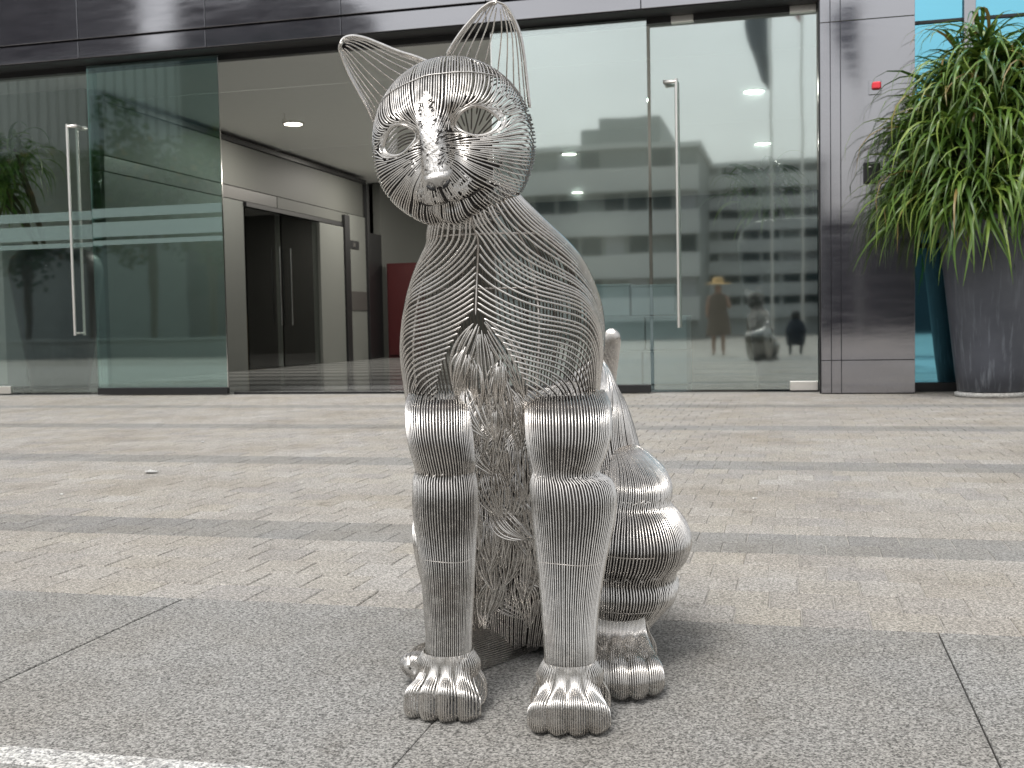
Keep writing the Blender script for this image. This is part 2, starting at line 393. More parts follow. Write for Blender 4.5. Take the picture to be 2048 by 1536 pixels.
for c in cells:
    k = row_kind(c[0]); dz = RNG.uniform(-.0012, .0008)
    if c in near:
        o = link('paver', PM[k], paving, (c[1], c[2], dz)); o.rotation_euler = (RNG.uniform(-.004, .004), RNG.uniform(-.004, .004), RNG.choice([0, math.pi]) + RNG.uniform(-.006, .006))
    else:
        fm[k].add([(v[0] + c[1], v[1] + c[2], v[2] + dz) for v in ub.v], ub.f)
tag(fm[0].build('far_pavers', M['paver_i'], paving), kind='stuff')
tag(fm[1].build('far_dark_pavers', M['dark_paver_i'], paving), kind='stuff')
boxo('threshold', M['slab'], paving, -14, 6, 12.66, 12.9, -.028, .001, .002)
# plaza behind the camera (seen only in reflections)
tag(mesh('plaza', [(-60, -30, -.026), (40, -30, -.026), (40, .5, -.026), (-60, .5, -.026)], [(0, 1, 2, 3)], M['paver_i']), kind='structure')

# ------------------------------------------------------------------ OFFICE BUILDING
bld = empty('office_building', (0, GY, 0), 'dark stone clad office entrance with tall glass doors and open lobby', 'building')
FX = [-13.91 + 1.76 * k for k in range(9)]          # fascia joints, -8.63 and -5.11 among them
FX = [x for x in FX if x < .28] + [.298]
for a, b_ in zip(FX[:-1], FX[1:]):
    for z0, z1 in ((4.24, 4.448), (4.475, 5.45), (5.462, 6.6)):
        boxo('stone_panel', M['stone'], bld, a + .004, b_ - .004, SY, SY + .06, z0, z1, .003)
boxo('backing_wall', M['blackmatte'], bld, -14, .30, SY + .07, GY + .25, 4.26, 7.4)
boxo('soffit', M['blackmatte'], bld, -14, .298, SY + .02, SY + .4, 4.225, 4.238)
boxo('head_rail', M['black'], bld, -14, .285, GY - .05, GY + .05, 4.16, 4.235)
# pillar of stone panels
for a, b_ in ((.300, .402), (.406, .505), (.509, 1.249)):
    for z0, z1 in ((.012, .36), (.364, 3.925), (3.93, 6.6)):
        boxo('stone_panel', M['stone'], bld, a, b_, SY, SY + .05, z0, z1, .003)
boxo('pillar_core', M['blackmatte'], bld, .302, 1.247, SY + .055, GY + .3, .0, 6.6)
boxo('door_frame', M['black'], bld, .285, .299, SY + .1, GY + .06, 0, 4.235)
# panes
def pane(name, x0, x1, y, z0, z1, mat, parent): return boxo(name, mat, parent, x0, x1, y - .006, y + .006, z0, z1, .0015)
def stripes(parent, x0, x1, y):
    for z0, z1 in ((2.275, 2.39), (2.03, 2.215), (1.925, 1.985)):
        boxo('frosted_stripe', M['frost'], parent, x0 + .01, x1 - .01, y - .0095, y - .0075, z0, z1)
def pull(parent, x, y, z0, z1, side):
    for dy, xo in ((-.10, 0), (.10, .0)):
        g = MB(); g.tube([(x, y + dy, z0), (x, y + dy, z1)], .032, 12)
        h = g.build('handle', M['patch'], parent, True)
        e = MB(); e.tube([(x, y + dy, z1 - .03), (x + side * .13, y + dy, z1 - .03), (x + side * .13, y + dy * .1, z1 - .03)], .028, 10); e.build('handle_bracket', M['patch'], parent, True)
        e = MB(); e.tube([(x, y + dy, z0 + .03), (x, y + dy * .1, z0 + .03)], .026, 10); e.build('handle_bracket', M['patch'], parent, True)
dl = empty('glass_door', (-9.6, GY, 0)); dl.parent = bld; dl.location = (-9.6, 0, 0)
pane('glass_pane', -10.55, -8.655, GY, .03, 4.16, M['glass_left'], dl); stripes(dl, -10.55, -8.655, GY)
pull(dl, -9.05, GY, .78, 3.50, 1)
boxo('patch_fitting', M['patch'], dl, -10.53, -10.12, GY - .03, GY + .03, .02, .12, .004)
dr = empty('glass_door', (0, 0, 0)); dr.parent = bld; dr.location = (-.6, 0, 0)
pane('glass_pane', -1.545, .275, GY, .03, 4.16, M['glass'], dr)
pull(dr, -1.245, GY, .74, 3.52, -1)
boxo('patch_fitting', M['patch'], dr, -.03, .272, GY - .03, GY + .03, .02, .122, .004)
boxo('patch_fitting', M['patch'], dr, -.01, .272, GY - .055, GY + .03, 4.155, 4.225, .004)
boxo('patch_fitting', M['patch'], dr, -1.30, -1.05, GY - .055, GY + .03, 4.155, 4.225, .004)
for x0, x1, gm in ((-8.69, -6.845, 'glass_door'), (-3.36, -1.56, 'glass')):
    s = empty('sliding_door', (0, 0, 0)); s.parent = bld; s.location = ((x0 + x1) / 2, 0, 0)
    yy = GY - .16
    pane('glass_pane', x0, x1, yy, .10, 4.19, M[gm], s)
    boxo('bottom_rail', M['black'], s, x0, x1, yy - .03, yy + .03, .012, .10, .004)
    boxo('glass_edge', M['chrome'], s, (x1 if x0 < -5 else x0) - .004, (x1 if x0 < -5 else x0) + .004, yy - .008, yy + .008, .10, 4.19)
    if x0 < -5: stripes(s, x0, x1, yy)
s = empty('fixed_light', (0, 0, 0)); s.parent = bld; s.location = (-12, 0, 0)
pane('glass_pane', -13.9, -10.57, GY, .03, 4.16, M['glass_left'], s); stripes(s, -13.9, -10.57, GY)
boxo('bottom_rail', M['black'], bld, -6.84, -3.36, GY - .03, GY + .02, .002, .028)
# blue window behind the big pot
wn = empty('window', (0, 0, 0)); wn.parent = bld; wn.location = (2.5, 0, 0)
for a, b_ in ((1.26, 1.765), (1.89, 3.1), (3.2, 4.6)):
    for z0, z1 in ((.10, 1.55), (1.6, 3.92), (3.96, 6.4)): pane('glass_pane', a, b_, GY, z0, z1, M['glass_blue'], wn)
boxo('mullion', M['stone'], wn, 1.768, 1.888, GY - .07, GY + .05, .1, 6.4, .004); boxo('mullion', M['stone'], wn, 3.102, 3.198, GY - .07, GY + .05, .1, 6.4, .004)
boxo('transom', M['black'], wn, 1.26, 1.766, GY - .03, GY + .03, 3.925, 3.956); boxo('transom', M['black'], wn, 1.89, 3.1, GY - .03, GY + .03, 3.925, 3.956)
boxo('sill', M['black'], wn, 1.252, 4.6, GY - .04, GY + .05, .002, .098)
boxo('room_wall', M['lobbydark'], bld, 1.26, 5, GY + .9, GY + 1.0, 0, 6.6)
# lobby
LX, LZ, BY = -10.55, 4.65, 34.5
boxo('lobby_floor', M['lobbyfloor'], bld, -17, 8, GY + .05, BY, -.02, .006)
for k in range(16):
    y0 = GY + .45 + k * 1.3
    boxo('floor_stripe', M['lobbyfloor2'], bld, -17, 8, y0, y0 + .42, .006, .009)
for k, (y0, y1) in enumerate(((GY + .27, 16.55), (16.58, 22.2), (22.23, 28.0), (28.03, BY))):
    boxo('ceiling_panel', M['ceiling'], bld, -17, 8, y0, y1, LZ, LZ + .1)
boxo('lobby_wall', M['lobbyback'], bld, -17, 8, BY, BY + .2, 0, LZ)
boxo('lobby_wall', M['lobbywall'], bld, 8, 8.2, GY + .3, BY, 0, LZ)
boxo('lobby_wall', M['lobbydark'], bld, -17.2, -17, GY + .3, BY, 0, LZ)
boxo('lobby_wall', M['lobbymid'], bld, -17, LX - .21, 15.6, 15.8, 0, LZ)
def wy(px): return wallx(px, 650, LX)[1]
def strip(name, mat, p0, p1, z0, z1, d=.06, parent=bld): return boxo(name, mat, parent, LX - .2, LX + d, wy(p0), wy(p1), z0, z1, .004)
def stripy(name, mat, y0, y1, z0, z1, d=.06): return boxo(name, mat, bld, LX - .2, LX + d, y0, y1, z0, z1, .004)
Y0 = 15.7
stripy('wall_panel', M['lobbyside'], Y0, wy(494), 0, 3.36, .0)
strip('wall_panel', M['lobbywall'], 640, 687, 0, 3.25)
strip('wall_panel', M['lobbywall'], 698, 731, 0, 3.6)
stripy('wall_panel', M['lobbyback'], Y0, wy(731), 3.62, 4.45, .02)
stripy('wall_panel', M['lobbydark'], Y0, wy(560), 3.37, 3.61, .01); stripy('wall_panel', M['lobbyback'], wy(561), wy(731), 3.37, 3.61, .015)
strip('frame_bar', M['black'], 497, 690, 3.27, 3.36, .04)
strip('frame_bar', M['black'], 688, 697.5, 0, 3.55, .10)
strip('frame_bar', M['black'], 731.5, 736, 0, 4.45, .12)
stripy('frame_bar', M['black'], Y0, wy(736), 4.46, 4.56, .05)
strip('dark_door', M['black'], 736.5, 765, 0, 3.25, .03)
strip('black_plate', M['lobbydark'], 699, 730, 1.25, 1.72, .08)
boxo('wall_panel', M['lobbywall'], bld, LX - .2, LX, wy(766), BY - .01, 0, LZ - .01)
idr = empty('inner_glass_door', (0, 0, 0)); idr.parent = bld; idr.location = (LX, 6, 0)
for p0, p1 in ((497, 566), (568, 639)):
    boxo('glass_pane', M['glass_in'], idr, LX - .02, LX, wy(p0), wy(p1), .02, 3.25)
for px in (556, 578):
    g = MB(); g.tube([(LX + .09, wy(px), .9), (LX + .09, wy(px), 2.55)], .03, 8); g.build('handle', M['chrome'], idr, True)
boxo('door_recess', M['lobbydark'], bld, LX - 2.6, LX - 2.5, 19.8, 26.5, 0, 4.4)
boxo('counter', M['wood'], bld, LX - 2.4, LX - 1.2, 20.4, 23.5, 0.0, 1.15)
boxo('lobby_wall', M['lobbywall'], bld, -17, LX - .2, 26.5, 26.6, 0, LZ)
for X, Y in ((-9.0, 19.4), (-4.85, 24.9), (-.6, 19.3), (-.6, 25.0), (-6.05, 32.2), (-4.85, 19.35), (-9.0, 24.9)):
    if (X, Y) in ((-4.85, 19.35),): continue
    d = MB(); d.lathe([(.0, -.004), (.17, -.004), (.17, .006), (0, .006)], (X, Y, LZ - .012), 24, False); d.build('downlight', M['lamp'], bld)
    r_ = MB(); r_.lathe([(.172, -.02), (.205, -.012), (.205, .01), (.172, .01)], (X, Y, LZ - .010), 24, False); r_.build('downlight_rim', M['patch'], bld)
    li = bpy.data.lights.new('downlight_lamp', 'AREA'); li.shape = 'DISK'; li.size = .34; li.energy = 112; li.color = (1, .95, .86)
    lo = bpy.data.objects.new('downlight_lamp', li); COL.objects.link(lo); lo.location = (X, Y, LZ - .04)
sp = MB(); sp.tube([(-8.75, 18.5, LZ), (-8.75, 18.5, LZ - .1)], .02, 8); sp.lathe([(.01, -.13), (.05, -.12), (.05, -.11), (.01, -.10)], (-8.75, 18.5, LZ), 12); sp.build('sprinkler', M['patch'], bld)
# rough service ledge on the pillar
al = empty('fire_alarm', (.864, SY - .03, 3.23), 'red fire alarm lamp on the dark stone pillar', 'alarm')
boxo('lamp_lens', M['redlamp'], al, .82, .91, SY - .06, SY - .018, 3.19, 3.265, .012); boxo('back_plate', M['stone'], al, .79, .915, SY - .018, SY - .001, 3.14, 3.29, .004)
cb = empty('control_box', (.80, SY - .03, 2.33), 'small black box on the dark stone pillar beside the leaves', 'control box')
boxo('case', M['black'], cb, .735, .90, SY - .07, SY - .001, 2.22, 2.44, .01); MB().lathe([(.0, 0), (.018, 0), (.018, .01), (0, .01)], (.80, SY - .075, 2.38), 10).build('button', M['patch'], cb)
# things in the lobby
cab = empty('red_cabinet', (-7.75, 28.2, 0), 'dark red cabinet standing against the back of the lobby', 'cabinet')
c0, c1 = fac(776, 650, 27.9)[0], fac(838, 650, 27.9)[0]; boxo('body', M['red'], cab, c0, c1, 27.9, 28.4, .0, 2.5, .01)
boxo('door', M['red'], cab, c0 + .04, c1 - .05, 27.86, 27.898, .08, 2.44, .006)
p = fac(838, 512, 33.8); ex = empty('exit_sign', (p[0], 33.9, p[2]), 'green sign hanging on the back wall of the lobby', 'sign')
boxo('sign_plate', M['signgreen'], ex, p[0] - .35, p[0] + .35, 33.9, 33.95, p[2] - .22, p[2] + .22, .01); boxo('hanger', M['black'], ex, p[0] - .02, p[0] + .02, 33.93, 34.5, p[2] + .05, p[2] + .09)
p = wallx(703, 490, LX); dsn = empty('wall_sign', (LX + .06, p[1], p[2]), 'small black sign on the pale lobby wall panel', 'sign')
boxo('plate', M['black'], dsn, LX + .061, LX + .08, p[1] - .35, p[1] + .3, p[2] - .1, p[2] + .1, .004)
boxo('face', M['lobbydark'], dsn, LX + .081, LX + .085, p[1] - .1, p[1] + .05, p[2] - .05, p[2] + .05)
BX = [(-2.66, -2.03, .9, 1.31, 'pale blue box topmost left of the lobby stack'), (-2.0, -1.45, .9, 1.29, 'pale blue box topmost right of the lobby stack'),
      (-2.5, -1.84, .455, .895, 'pale blue box in the middle layer nearest the cat'), (-1.82, -1.3, .455, .89, 'pale blue box in the middle layer nearest the handle'),
      (-2.52, -1.88, .012, .45, 'pale blue box at the bottom left of the lobby stack'), (-1.86, -1.3, .012, .445, 'pale blue box at the bottom right of the lobby stack')]
for x0, x1, z0, z1, lb in BX:
    b0 = empty('storage_box', ((x0 + x1) / 2, 14.6, z0), lb + ' behind the glass', 'box', 'pale blue boxes stacked behind the glass')
    boxo('carton', M['box'], b0, x0, x1, 14.3, 14.9, z0, z1 - .03, .008); boxo('lid', M['box'], b0, x0 - .008, x1 + .008, 14.29, 14.91, z1 - .028, z1, .006)
bd = empty('display_panel', (-10.9, 14, 0), 'upright grey panel standing behind the leftmost glass', 'panel')
boxo('board', M['grey_conc'], bd, -11.1, -10.77, 13.95, 14.0, .06, 2.12, .005); boxo('foot', M['black'], bd, -11.12, -10.75, 13.85, 14.1, .01, .058, .005)

# ------------------------------------------------------------------ POTTED PLANTS
def leaf_mesh(nm, L, Wd, el0, droop, mat, n=7):
    V, Fc = [], []; x = z = 0.0; a = el0; ds = L / n
    for i in range(n + 1):
        u = i / n; wd = Wd * (0.55 + .45 * math.sin(math.pi * min(1, u * 1.3 + .1))) * (1 - u ** 4) * .5 + .001
        V += [(x, -wd, z + wd * .35), (x, 0, z), (x, wd, z + wd * .35)]
        x += math.cos(a) * ds; z += math.sin(a) * ds; a = max(a - droop * ds / L * (0.6 + 1.2 * u), -1.52)
    for i in range(n):
        b = i * 3; Fc += [(b, b + 1, b + 4, b + 3), (b + 1, b + 2, b + 5, b + 4)]
    me = bpy.data.meshes.new(nm); me.from_pydata(V, [], Fc); me.polygons.foreach_set('use_smooth', np.ones(len(Fc), bool)); me.materials.append(mat); return me
def plant(root, heads, per, mat, Ls, Wd, n_obj, front=(0, -1)):
    base = worldloc(root)
    var = [leaf_mesh('leaf', L, Wd * RNG.uniform(.85, 1.15), el, dr, mat) for L in Ls for el, dr in ((1.2, 2.5), (.85, 2.6), (.6, 2.6), (.35, 2.4), (.1, 2.1), (-.2, 1.7), (-.55, 1.2), (.5, 2.9), (.2, 2.6))]
    items = []
    for (hx, hy, hz, sc, outw) in heads:
        for k in range(per):
            az = RNG.uniform(0, 2 * math.pi)
            if outw is not None and RNG.random() < .55: az = outw + RNG.gauss(0, .8)
            me = RNG.choice(var); s = sc * RNG.uniform(.75, 1.15)
            q = Matrix.Rotation(az, 4, 'Z') @ Matrix.Rotation(RNG.gauss(0, .25), 4, 'X')
            mt = Matrix.Translation((hx + RNG.gauss(0, .05), hy + RNG.gauss(0, .05), hz + RNG.gauss(0, .07))) @ q @ Matrix.Scale(s, 4)
            fr = math.cos(az) * front[0] + math.sin(az) * front[1]
            items.append((fr + .6 * (hx * front[0] + hy * front[1]) + RNG.uniform(0, .3), me, mt))
    items.sort(key=lambda i: -i[0])
    for fr, me, mt in items[:n_obj]:
        o = link('leaf', me, root); o.matrix_local = mt
    mb = MB()
    for fr, me, mt in items[n_obj:]:
        mb.add([(mt @ v.co)[:] for v in me.vertices], [list(p.vertices) for p in me.polygons])
    if mb.v:
        o = mesh('foliage', mb.v, mb.f, mat, root, True, world=False); tag(o, kind='stuff')
def stems(root, heads, mat, z0):
    mb = MB()
    for hx, hy, hz, sc, ow in heads:
        mb.tube([(hx * .25, hy * .25, z0), (hx * .55, hy * .55, z0 + (hz - z0) * .55), (hx, hy, hz)], .03, 6)
    mesh('stem', mb.v, mb.f, mat, root, True, world=False)
# outdoor pot
pot = empty('potted_plant', (1.93, 12.02, 0), 'big blue grey pot of drooping strap leaves beside the stone pillar', 'potted plant', 'potted plants at the entrance')
MB().lathe([(.30, .055), (.315, .06), (.345, .3), (.40, .8), (.455, 1.3), (.485, 1.6), (.50, 1.72), (.525, 1.76), (.525, 1.81), (.47, 1.81), (.45, 1.72), (.44, 1.62)], (1.93, 12.02, 0), 48).build('pot', M['pot'], pot, True)
MB().lathe([(.34, .002), (.345, .03), (.33, .045), (.29, .05)], (1.93, 12.02, 0), 40).build('base_ring', M['kerb'], pot, True)
MB().lathe([(.0, 1.64), (.435, 1.64), (.435, 1.60)], (1.93, 12.02, 0), 24, False).build('soil', M['soil'], pot)
heads = []
for i in range(22):
    a = i * 2.399; rr = .76 * math.sqrt((i + .3) / 22); heads.append((rr * math.cos(a) + .07, rr * math.sin(a) * .75, 3.22 - 1.0 * (rr / .8) ** 2 + RNG.uniform(-.1, .1), 1.0, a if rr > .25 else None))
for i in range(13):
    a = -math.pi + i * math.pi / 12; heads.append(((.62 if math.cos(a) < 0 else .74) * math.cos(a), .62 * math.sin(a), 2.02 + RNG.uniform(-.2, .25), .95, a))
heads += [(.05 + .28 * math.cos(k * 2.1), .25 * math.sin(k * 2.1), 3.30 + .05 * k, .85, None) for k in range(3)]
stems(pot, heads, M['bark'], 1.6)
plant(pot, heads, 62, M['leaf'], (.84, 1.06), .040, 298)
# indoor plants
for nm, x, yy, lb in (('potted_plant', -10.32, 14.1, 'tall black urn with strap leaf plant behind the leftmost glass door'), ('potted_plant', -.02, 14.2, 'dark urn with sparse leaves inside beside the right door')):
    pi_ = empty(nm, (x, yy, 0), lb, 'potted plant', 'potted plants at the entrance')
    MB().lathe([(.38, .012), (.40, .03), (.47, .5), (.56, 1.1), (.63, 1.6), (.64, 1.75), (.60, 1.9), (.50, 1.99), (.40, 2.02), (.37, 2.0), (.36, 1.9)], (x, yy, 0), 40).build('pot', M['potdark'], pi_, True)
    MB().lathe([(0, 1.92), (.36, 1.92), (.36, 1.90)], (x, yy, 0), 20, False).build('soil', M['soil'], pi_)
    hh = [(RNG.gauss(-.55 if x < -5 else -.3, .25), RNG.gauss(-.25, .15), RNG.uniform(2.7, 3.5) if x < -5 else RNG.uniform(2.3, 2.7), .85, None) for _ in range(7 if x < -5 else 4)]
    stems(pi_, hh, M['bark'], 1.9)
    plant(pi_, hh, 34 if x < -5 else 22, M['leaf_in'], (.7, .9), .075, 120 if x < -5 else 80)


for px, py, lb, r_ in ((405, 885, 'white paper scrap lying on the far paving left of the cat', .013), (302, 946, 'pale torn wrapper lying between the two dark paving bands', .032), (122, 990, 'small white scrap near the left edge of the paving', .011), (1508, 998, 'tiny white scrap on the paving right of the haunch', .010)):
    q = gnd(px, py); V = []; n_ = 7
    for i in range(n_): a = i * 2 * math.pi / n_; rr = r_ * RNG.uniform(.6, 1.2); V.append((q[0] + rr * math.cos(a) * 1.5, q[1] + rr * math.sin(a), .002 + RNG.uniform(0, .35) * r_))
    V.append((q[0], q[1], .004 + .5 * r_)); o = mesh('paper_scrap', V, [(i, (i + 1) % n_, n_) for i in range(n_)], M['kerb']); tag(o, lb, 'litter', 'scraps of litter on the paving'); sm = o.modifiers.new('thick', 'SOLIDIFY'); sm.thickness = .0015
# ------------------------------------------------------------------ WIRE CAT
SIDE = np.array([math.cos(YAW), math.sin(YAW), 0.0])          # to the right seen from the cat's front
TOW = np.array([math.sin(YAW), -math.cos(YAW), 0.0])          # horizontally out of the cat's chest
ZUP = np.array([0, 0, 1.0])
catloc = gnd(1010, 1330); catloc[2] = 0
cat = empty('cat_sculpture', catloc.tolist(), 'seated cat sculpture welded from polished steel wire on the granite paving', 'sculpture')
WR = .00185
def crom(pts, m):
    """resample a control polyline smoothly to m points"""
    pts = np.asarray(pts, float); n = len(pts)
    d = np.r_[0, np.cumsum(np.linalg.norm(np.diff(pts, axis=0), axis=1) + 1e-9)]
    t = np.linspace(0, d[-1], m); out = np.empty((m, pts.shape[1]))
    tg = np.gradient(pts, d, axis=0)
    k = np.clip(np.searchsorted(d, t, 'right') - 1, 0, n - 2); h = (d[k + 1] - d[k])[:, None]; u = ((t - d[k]) / h[:, 0])[:, None]
    h00 = 2 * u ** 3 - 3 * u ** 2 + 1; h10 = u ** 3 - 2 * u ** 2 + u; h01 = -2 * u ** 3 + 3 * u ** 2; h11 = u ** 3 - u ** 2
    return h00 * pts[k] + h10 * h * tg[k] + h01 * pts[k + 1] + h11 * h * tg[k + 1]
class Ring:
    """upright body section: stations (row, left px, right px, distance, half depth)"""
    def __init__(s, st, m=120, sq=2.0):
        A = [list(P((xl + xr) / 2, y, z)) + [(xr - xl) / 2 * z / F, hd] for y, xl, xr, z, hd in st]
        s.A = crom(A, m); s.m = m; s.sq = sq
        s.len = float(np.sum(np.linalg.norm(np.diff(s.A[:, :3], axis=0), axis=1)))
    def pt(s, t, v):
        x = t * (s.m - 1)
        if x < 0: x = 0.0
        if x > s.m - 1.001: x = s.m - 1.001
        i = int(x); f = x - i; a = s.A[i] * (1 - f) + s.A[i + 1] * f
        sv, cv = math.sin(v), math.cos(v)
        if s.sq != 2.0: sv = math.copysign(abs(sv) ** (2 / s.sq), sv); cv = math.copysign(abs(cv) ** (2 / s.sq), cv)
        return a[:3] + SIDE * (a[3] * sv) + TOW * (a[4] * cv)
    def line(s, v0, v1=None, t0=0.0, t1=1.0, step=.012):
        n = max(3, int(s.len * abs(t1 - t0) / step)); t = np.linspace(t0, t1, n); v = np.linspace(v0, v0 if v1 is None else v1, n)
        x = np.clip(t * (s.m - 1), 0, s.m - 1.001); i = x.astype(int); f = (x - i)[:, None]; a = s.A[i] * (1 - f) + s.A[i + 1] * f
        sv, cv = np.sin(v), np.cos(v)
        if s.sq != 2.0: sv = np.sign(sv) * np.abs(sv) ** (2 / s.sq); cv = np.sign(cv) * np.abs(cv) ** (2 / s.sq)
        return a[:, :3] + SIDE * (a[:, 3:4] * sv[:, None]) + TOW * (a[:, 4:5] * cv[:, None])
    def longs(s, spacing, v_lo=-math.pi, v_hi=math.pi, t0=0.0, t1=1.0, twist=0.0, jit=.0):
        # arc-length spaced angles at the mean section
        vv = np.linspace(v_lo, v_hi, 721); a = np.median(s.A[:, 3]), np.median(s.A[:, 4])
        ds = np.hypot(a[0] * np.cos(vv), a[1] * np.sin(vv)); cs = np.r_[0, np.cumsum((ds[1:] + ds[:-1]) / 2 * np.diff(vv))]
        n = max(3, int(cs[-1] / spacing)); full = v_hi - v_lo > 6.2
        q = np.interp(np.linspace(0, cs[-1], n, endpoint=not full), cs, vv)
        return [s.line(v, v + twist, t0 + RNG.uniform(0, .012), t1 - RNG.uniform(0, .012)) + NR.normal(0, jit, (1, 3)) for v in q]
    def hoop(s, t, v0=-math.pi, v1=math.pi, n=64, grow=1.0, wob=0.0):
        out = []
        for v in np.linspace(v0, v1, n):
            p = s.pt(t + wob * math.sin(3 * v), v); c = s.pt(t, 0) * .5 + s.pt(t, math.pi) * .5
            out.append(c + (p - c) * grow)
        return np.array(out)

def shade_core(name, r, shrink, parent, m=24, n=28, t0=.01):  # added dark tube that paints shade into the gaps between wires
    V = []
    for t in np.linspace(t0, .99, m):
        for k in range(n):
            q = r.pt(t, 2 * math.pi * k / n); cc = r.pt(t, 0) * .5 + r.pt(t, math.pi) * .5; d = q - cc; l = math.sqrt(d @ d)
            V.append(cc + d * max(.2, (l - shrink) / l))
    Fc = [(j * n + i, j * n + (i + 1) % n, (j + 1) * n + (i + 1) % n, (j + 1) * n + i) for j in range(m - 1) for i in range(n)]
    return mesh(name, V, Fc, M['gap_shade'], parent, True)
# ---- evenly spaced stream lines on a surface given by a state stepper
class Flow:
    def __init__(s, dsep): s.d = dsep; s.g = {}; s.lines = []; s.sp = None
    def key(s, p): d = s.d; return (int(math.floor(p[0] / d)), int(math.floor(p[1] / d)), int(math.floor(p[2] / d)))
    def near(s, p, r2):
        i, j, k = s.key(p); g = s.g; x, y, z = p
        for a in (i - 1, i, i + 1):
            for b in (j - 1, j, j + 1):
                for c in (k - 1, k, k + 1):
                    for q in g.get((a, b, c), ()):
                        if (q[0] - x) ** 2 + (q[1] - y) ** 2 + (q[2] - z) ** 2 < r2: return True
        return False
    def commit(s, L):
        for p in L: s.g.setdefault(s.key(p), []).append(p)
    def trace(s, st, step, pos, dtest, nmax=260):
        p0 = pos(st); d0 = s.sp(st) if s.sp else s.d
        r2 = (d0 * dtest) ** 2
        if s.near(p0, (d0 * .93) ** 2): return None
        halves, states = [], []
        for sg in (1, -1):
            L, S, cur, prev = [], [], st, None
            for _ in range(nmax):
                nx = step(cur, sg, prev)
                if nx is None: break
                cur, prev = nx; p = pos(cur)
                if s.sp: r2 = (s.sp(cur) * dtest) ** 2
                if s.near(p, r2): break
                # self avoidance
                if len(L) > 14 and (p[0] - L[0][0]) ** 2 + (p[1] - L[0][1]) ** 2 + (p[2] - L[0][2]) ** 2 < r2: break
                L.append(tuple(p)); S.append(cur)
            halves.append(L); states.append(S)
        L = halves[1][::-1] + [tuple(p0)] + halves[0]; S = states[1][::-1] + [st] + states[0]
        return L, S
    def run(s, seeds, step, pos, side, dtest=.55, minlen=4, cap=900):
        queue = list(seeds); qi = 0
        while qi < len(queue) and len(s.lines) < cap:
            st = queue[qi]; qi += 1
            r = s.trace(st, step, pos, dtest)
            if r is None or len(r[0]) < minlen: continue
            L, S = r; s.commit(L); s.lines.append(np.array(L))
            for i in range(0, len(S), 4):
                for sg in (1, -1):
                    q = side(S[i], sg)
                    if q is not None: queue.append(q)
        return s.lines
def soften(L, it=2):
    L = np.array(L)
    for _ in range(it):
        if len(L) > 4: L[1:-1] = L[1:-1] * .5 + (L[:-2] + L[2:]) * .25
    return L

# ---- torso: chevron wires
TROWS = [(372, 905, 1020, 2.49, .09), (405, 884, 1050, 2.50, .115), (430, 868, 1075, 2.505, .122), (457, 856, 1103, 2.52, .132), (486, 854, 1134, 2.545, .148), (514, 841, 1158, 2.57, .165), (555, 825, 1181, 2.60, .185),
         (600, 813, 1198, 2.615, .207), (643, 806, 1206, 2.62, .222), (700, 803, 1206, 2.62, .235), (750, 808, 1200, 2.62, .240), (790, 814, 1196, 2.62, .238), (830, 822, 1190, 2.63, .225)]
torso = Ring(TROWS, 140, 2.25)
TR0, TRL = 372.0, 458.0
V0 = -.21                                                          # the breastbone sits left of centre: the cat is turned that way
AR = [420, 470, 520, 560, 620, 680, 740, 790, 840]; AV = [0, .3, .6, .9, 1.2, 1.6, 2.2, 3.2]
AT = np.array([[82, 84, 84, 84, 84, 85, 86, 88], [74, 78, 76, 76, 78, 80, 84, 88], [60, 62, 56, 56, 64, 74, 82, 88], [50, 44, 33, 34, 54, 70, 80, 88], [38, 27, 14, 16, 46, 68, 80, 88],
               [32, 19, 8, 14, 42, 68, 80, 88], [28, 16, 16, 34, 60, 75, 82, 88], [30, 32, 52, 68, 76, 80, 84, 88], [40, 60, 74, 80, 82, 84, 86, 88]], float)
def t_row(t): return TR0 + t * TRL
def alpha(t, v):
    y = t_row(t); j = min(max(sum(1 for r in AR if r <= y) - 1, 0), len(AR) - 2); k = min(max(sum(1 for r in AV if r <= v) - 1, 0), len(AV) - 2)
    a = min(max((y - AR[j]) / (AR[j + 1] - AR[j]), 0), 1); b = min(max((v - AV[k]) / (AV[k + 1] - AV[k]), 0), 1)
    return math.radians((AT[j, k] * (1 - b) + AT[j, k + 1] * b) * (1 - a) + (AT[j + 1, k] * (1 - b) + AT[j + 1, k + 1] * b) * a)
def tuft_half(y): return 0 if y < 650 else (.40 * min(1, (y - 650) / 120.0) ** .75)
def t_metric(t, v):
    e = .004; p = torso.pt(t, v); pt = (torso.pt(t + e, v) - p) / e if t + e < 1 else (p - torso.pt(t - e, v)) / e; pv = (torso.pt(t, v + e) - p) / e
    return math.sqrt(pt @ pt), math.sqrt(pv @ pv)
def t_ok(t, v):
    if not (0.0 <= t <= .992) or abs(v) > math.pi: return False
    y = t_row(t); d = v - V0
    return not (y > 650 and abs(d) < tuft_half(y))
def t_step(st, sg, prev):
    t, v = st; d = v - V0
    if d > math.pi: d -= 2 * math.pi
    sd = 1 if d >= 0 else -1
    if abs(d) < .012 and sg < 0 and t_row(t) < 655: return None
    a = alpha(t, abs(d)); lt, lv = t_metric(t, v); h = .006 * sg
    t2 = t + math.sin(a) * h / lt; v2 = v + sd * math.cos(a) * h / lv
    d2 = v2 - V0
    if sg < 0 and abs(d) < 1 and d * d2 < 0: return None
    if v2 > math.pi: v2 -= 2 * math.pi
    if v2 < -math.pi: v2 += 2 * math.pi
    if not t_ok(t2, v2): return None
    return (t2, v2), a
def t_pos(st): return torso.pt(st[0], st[1]).tolist()
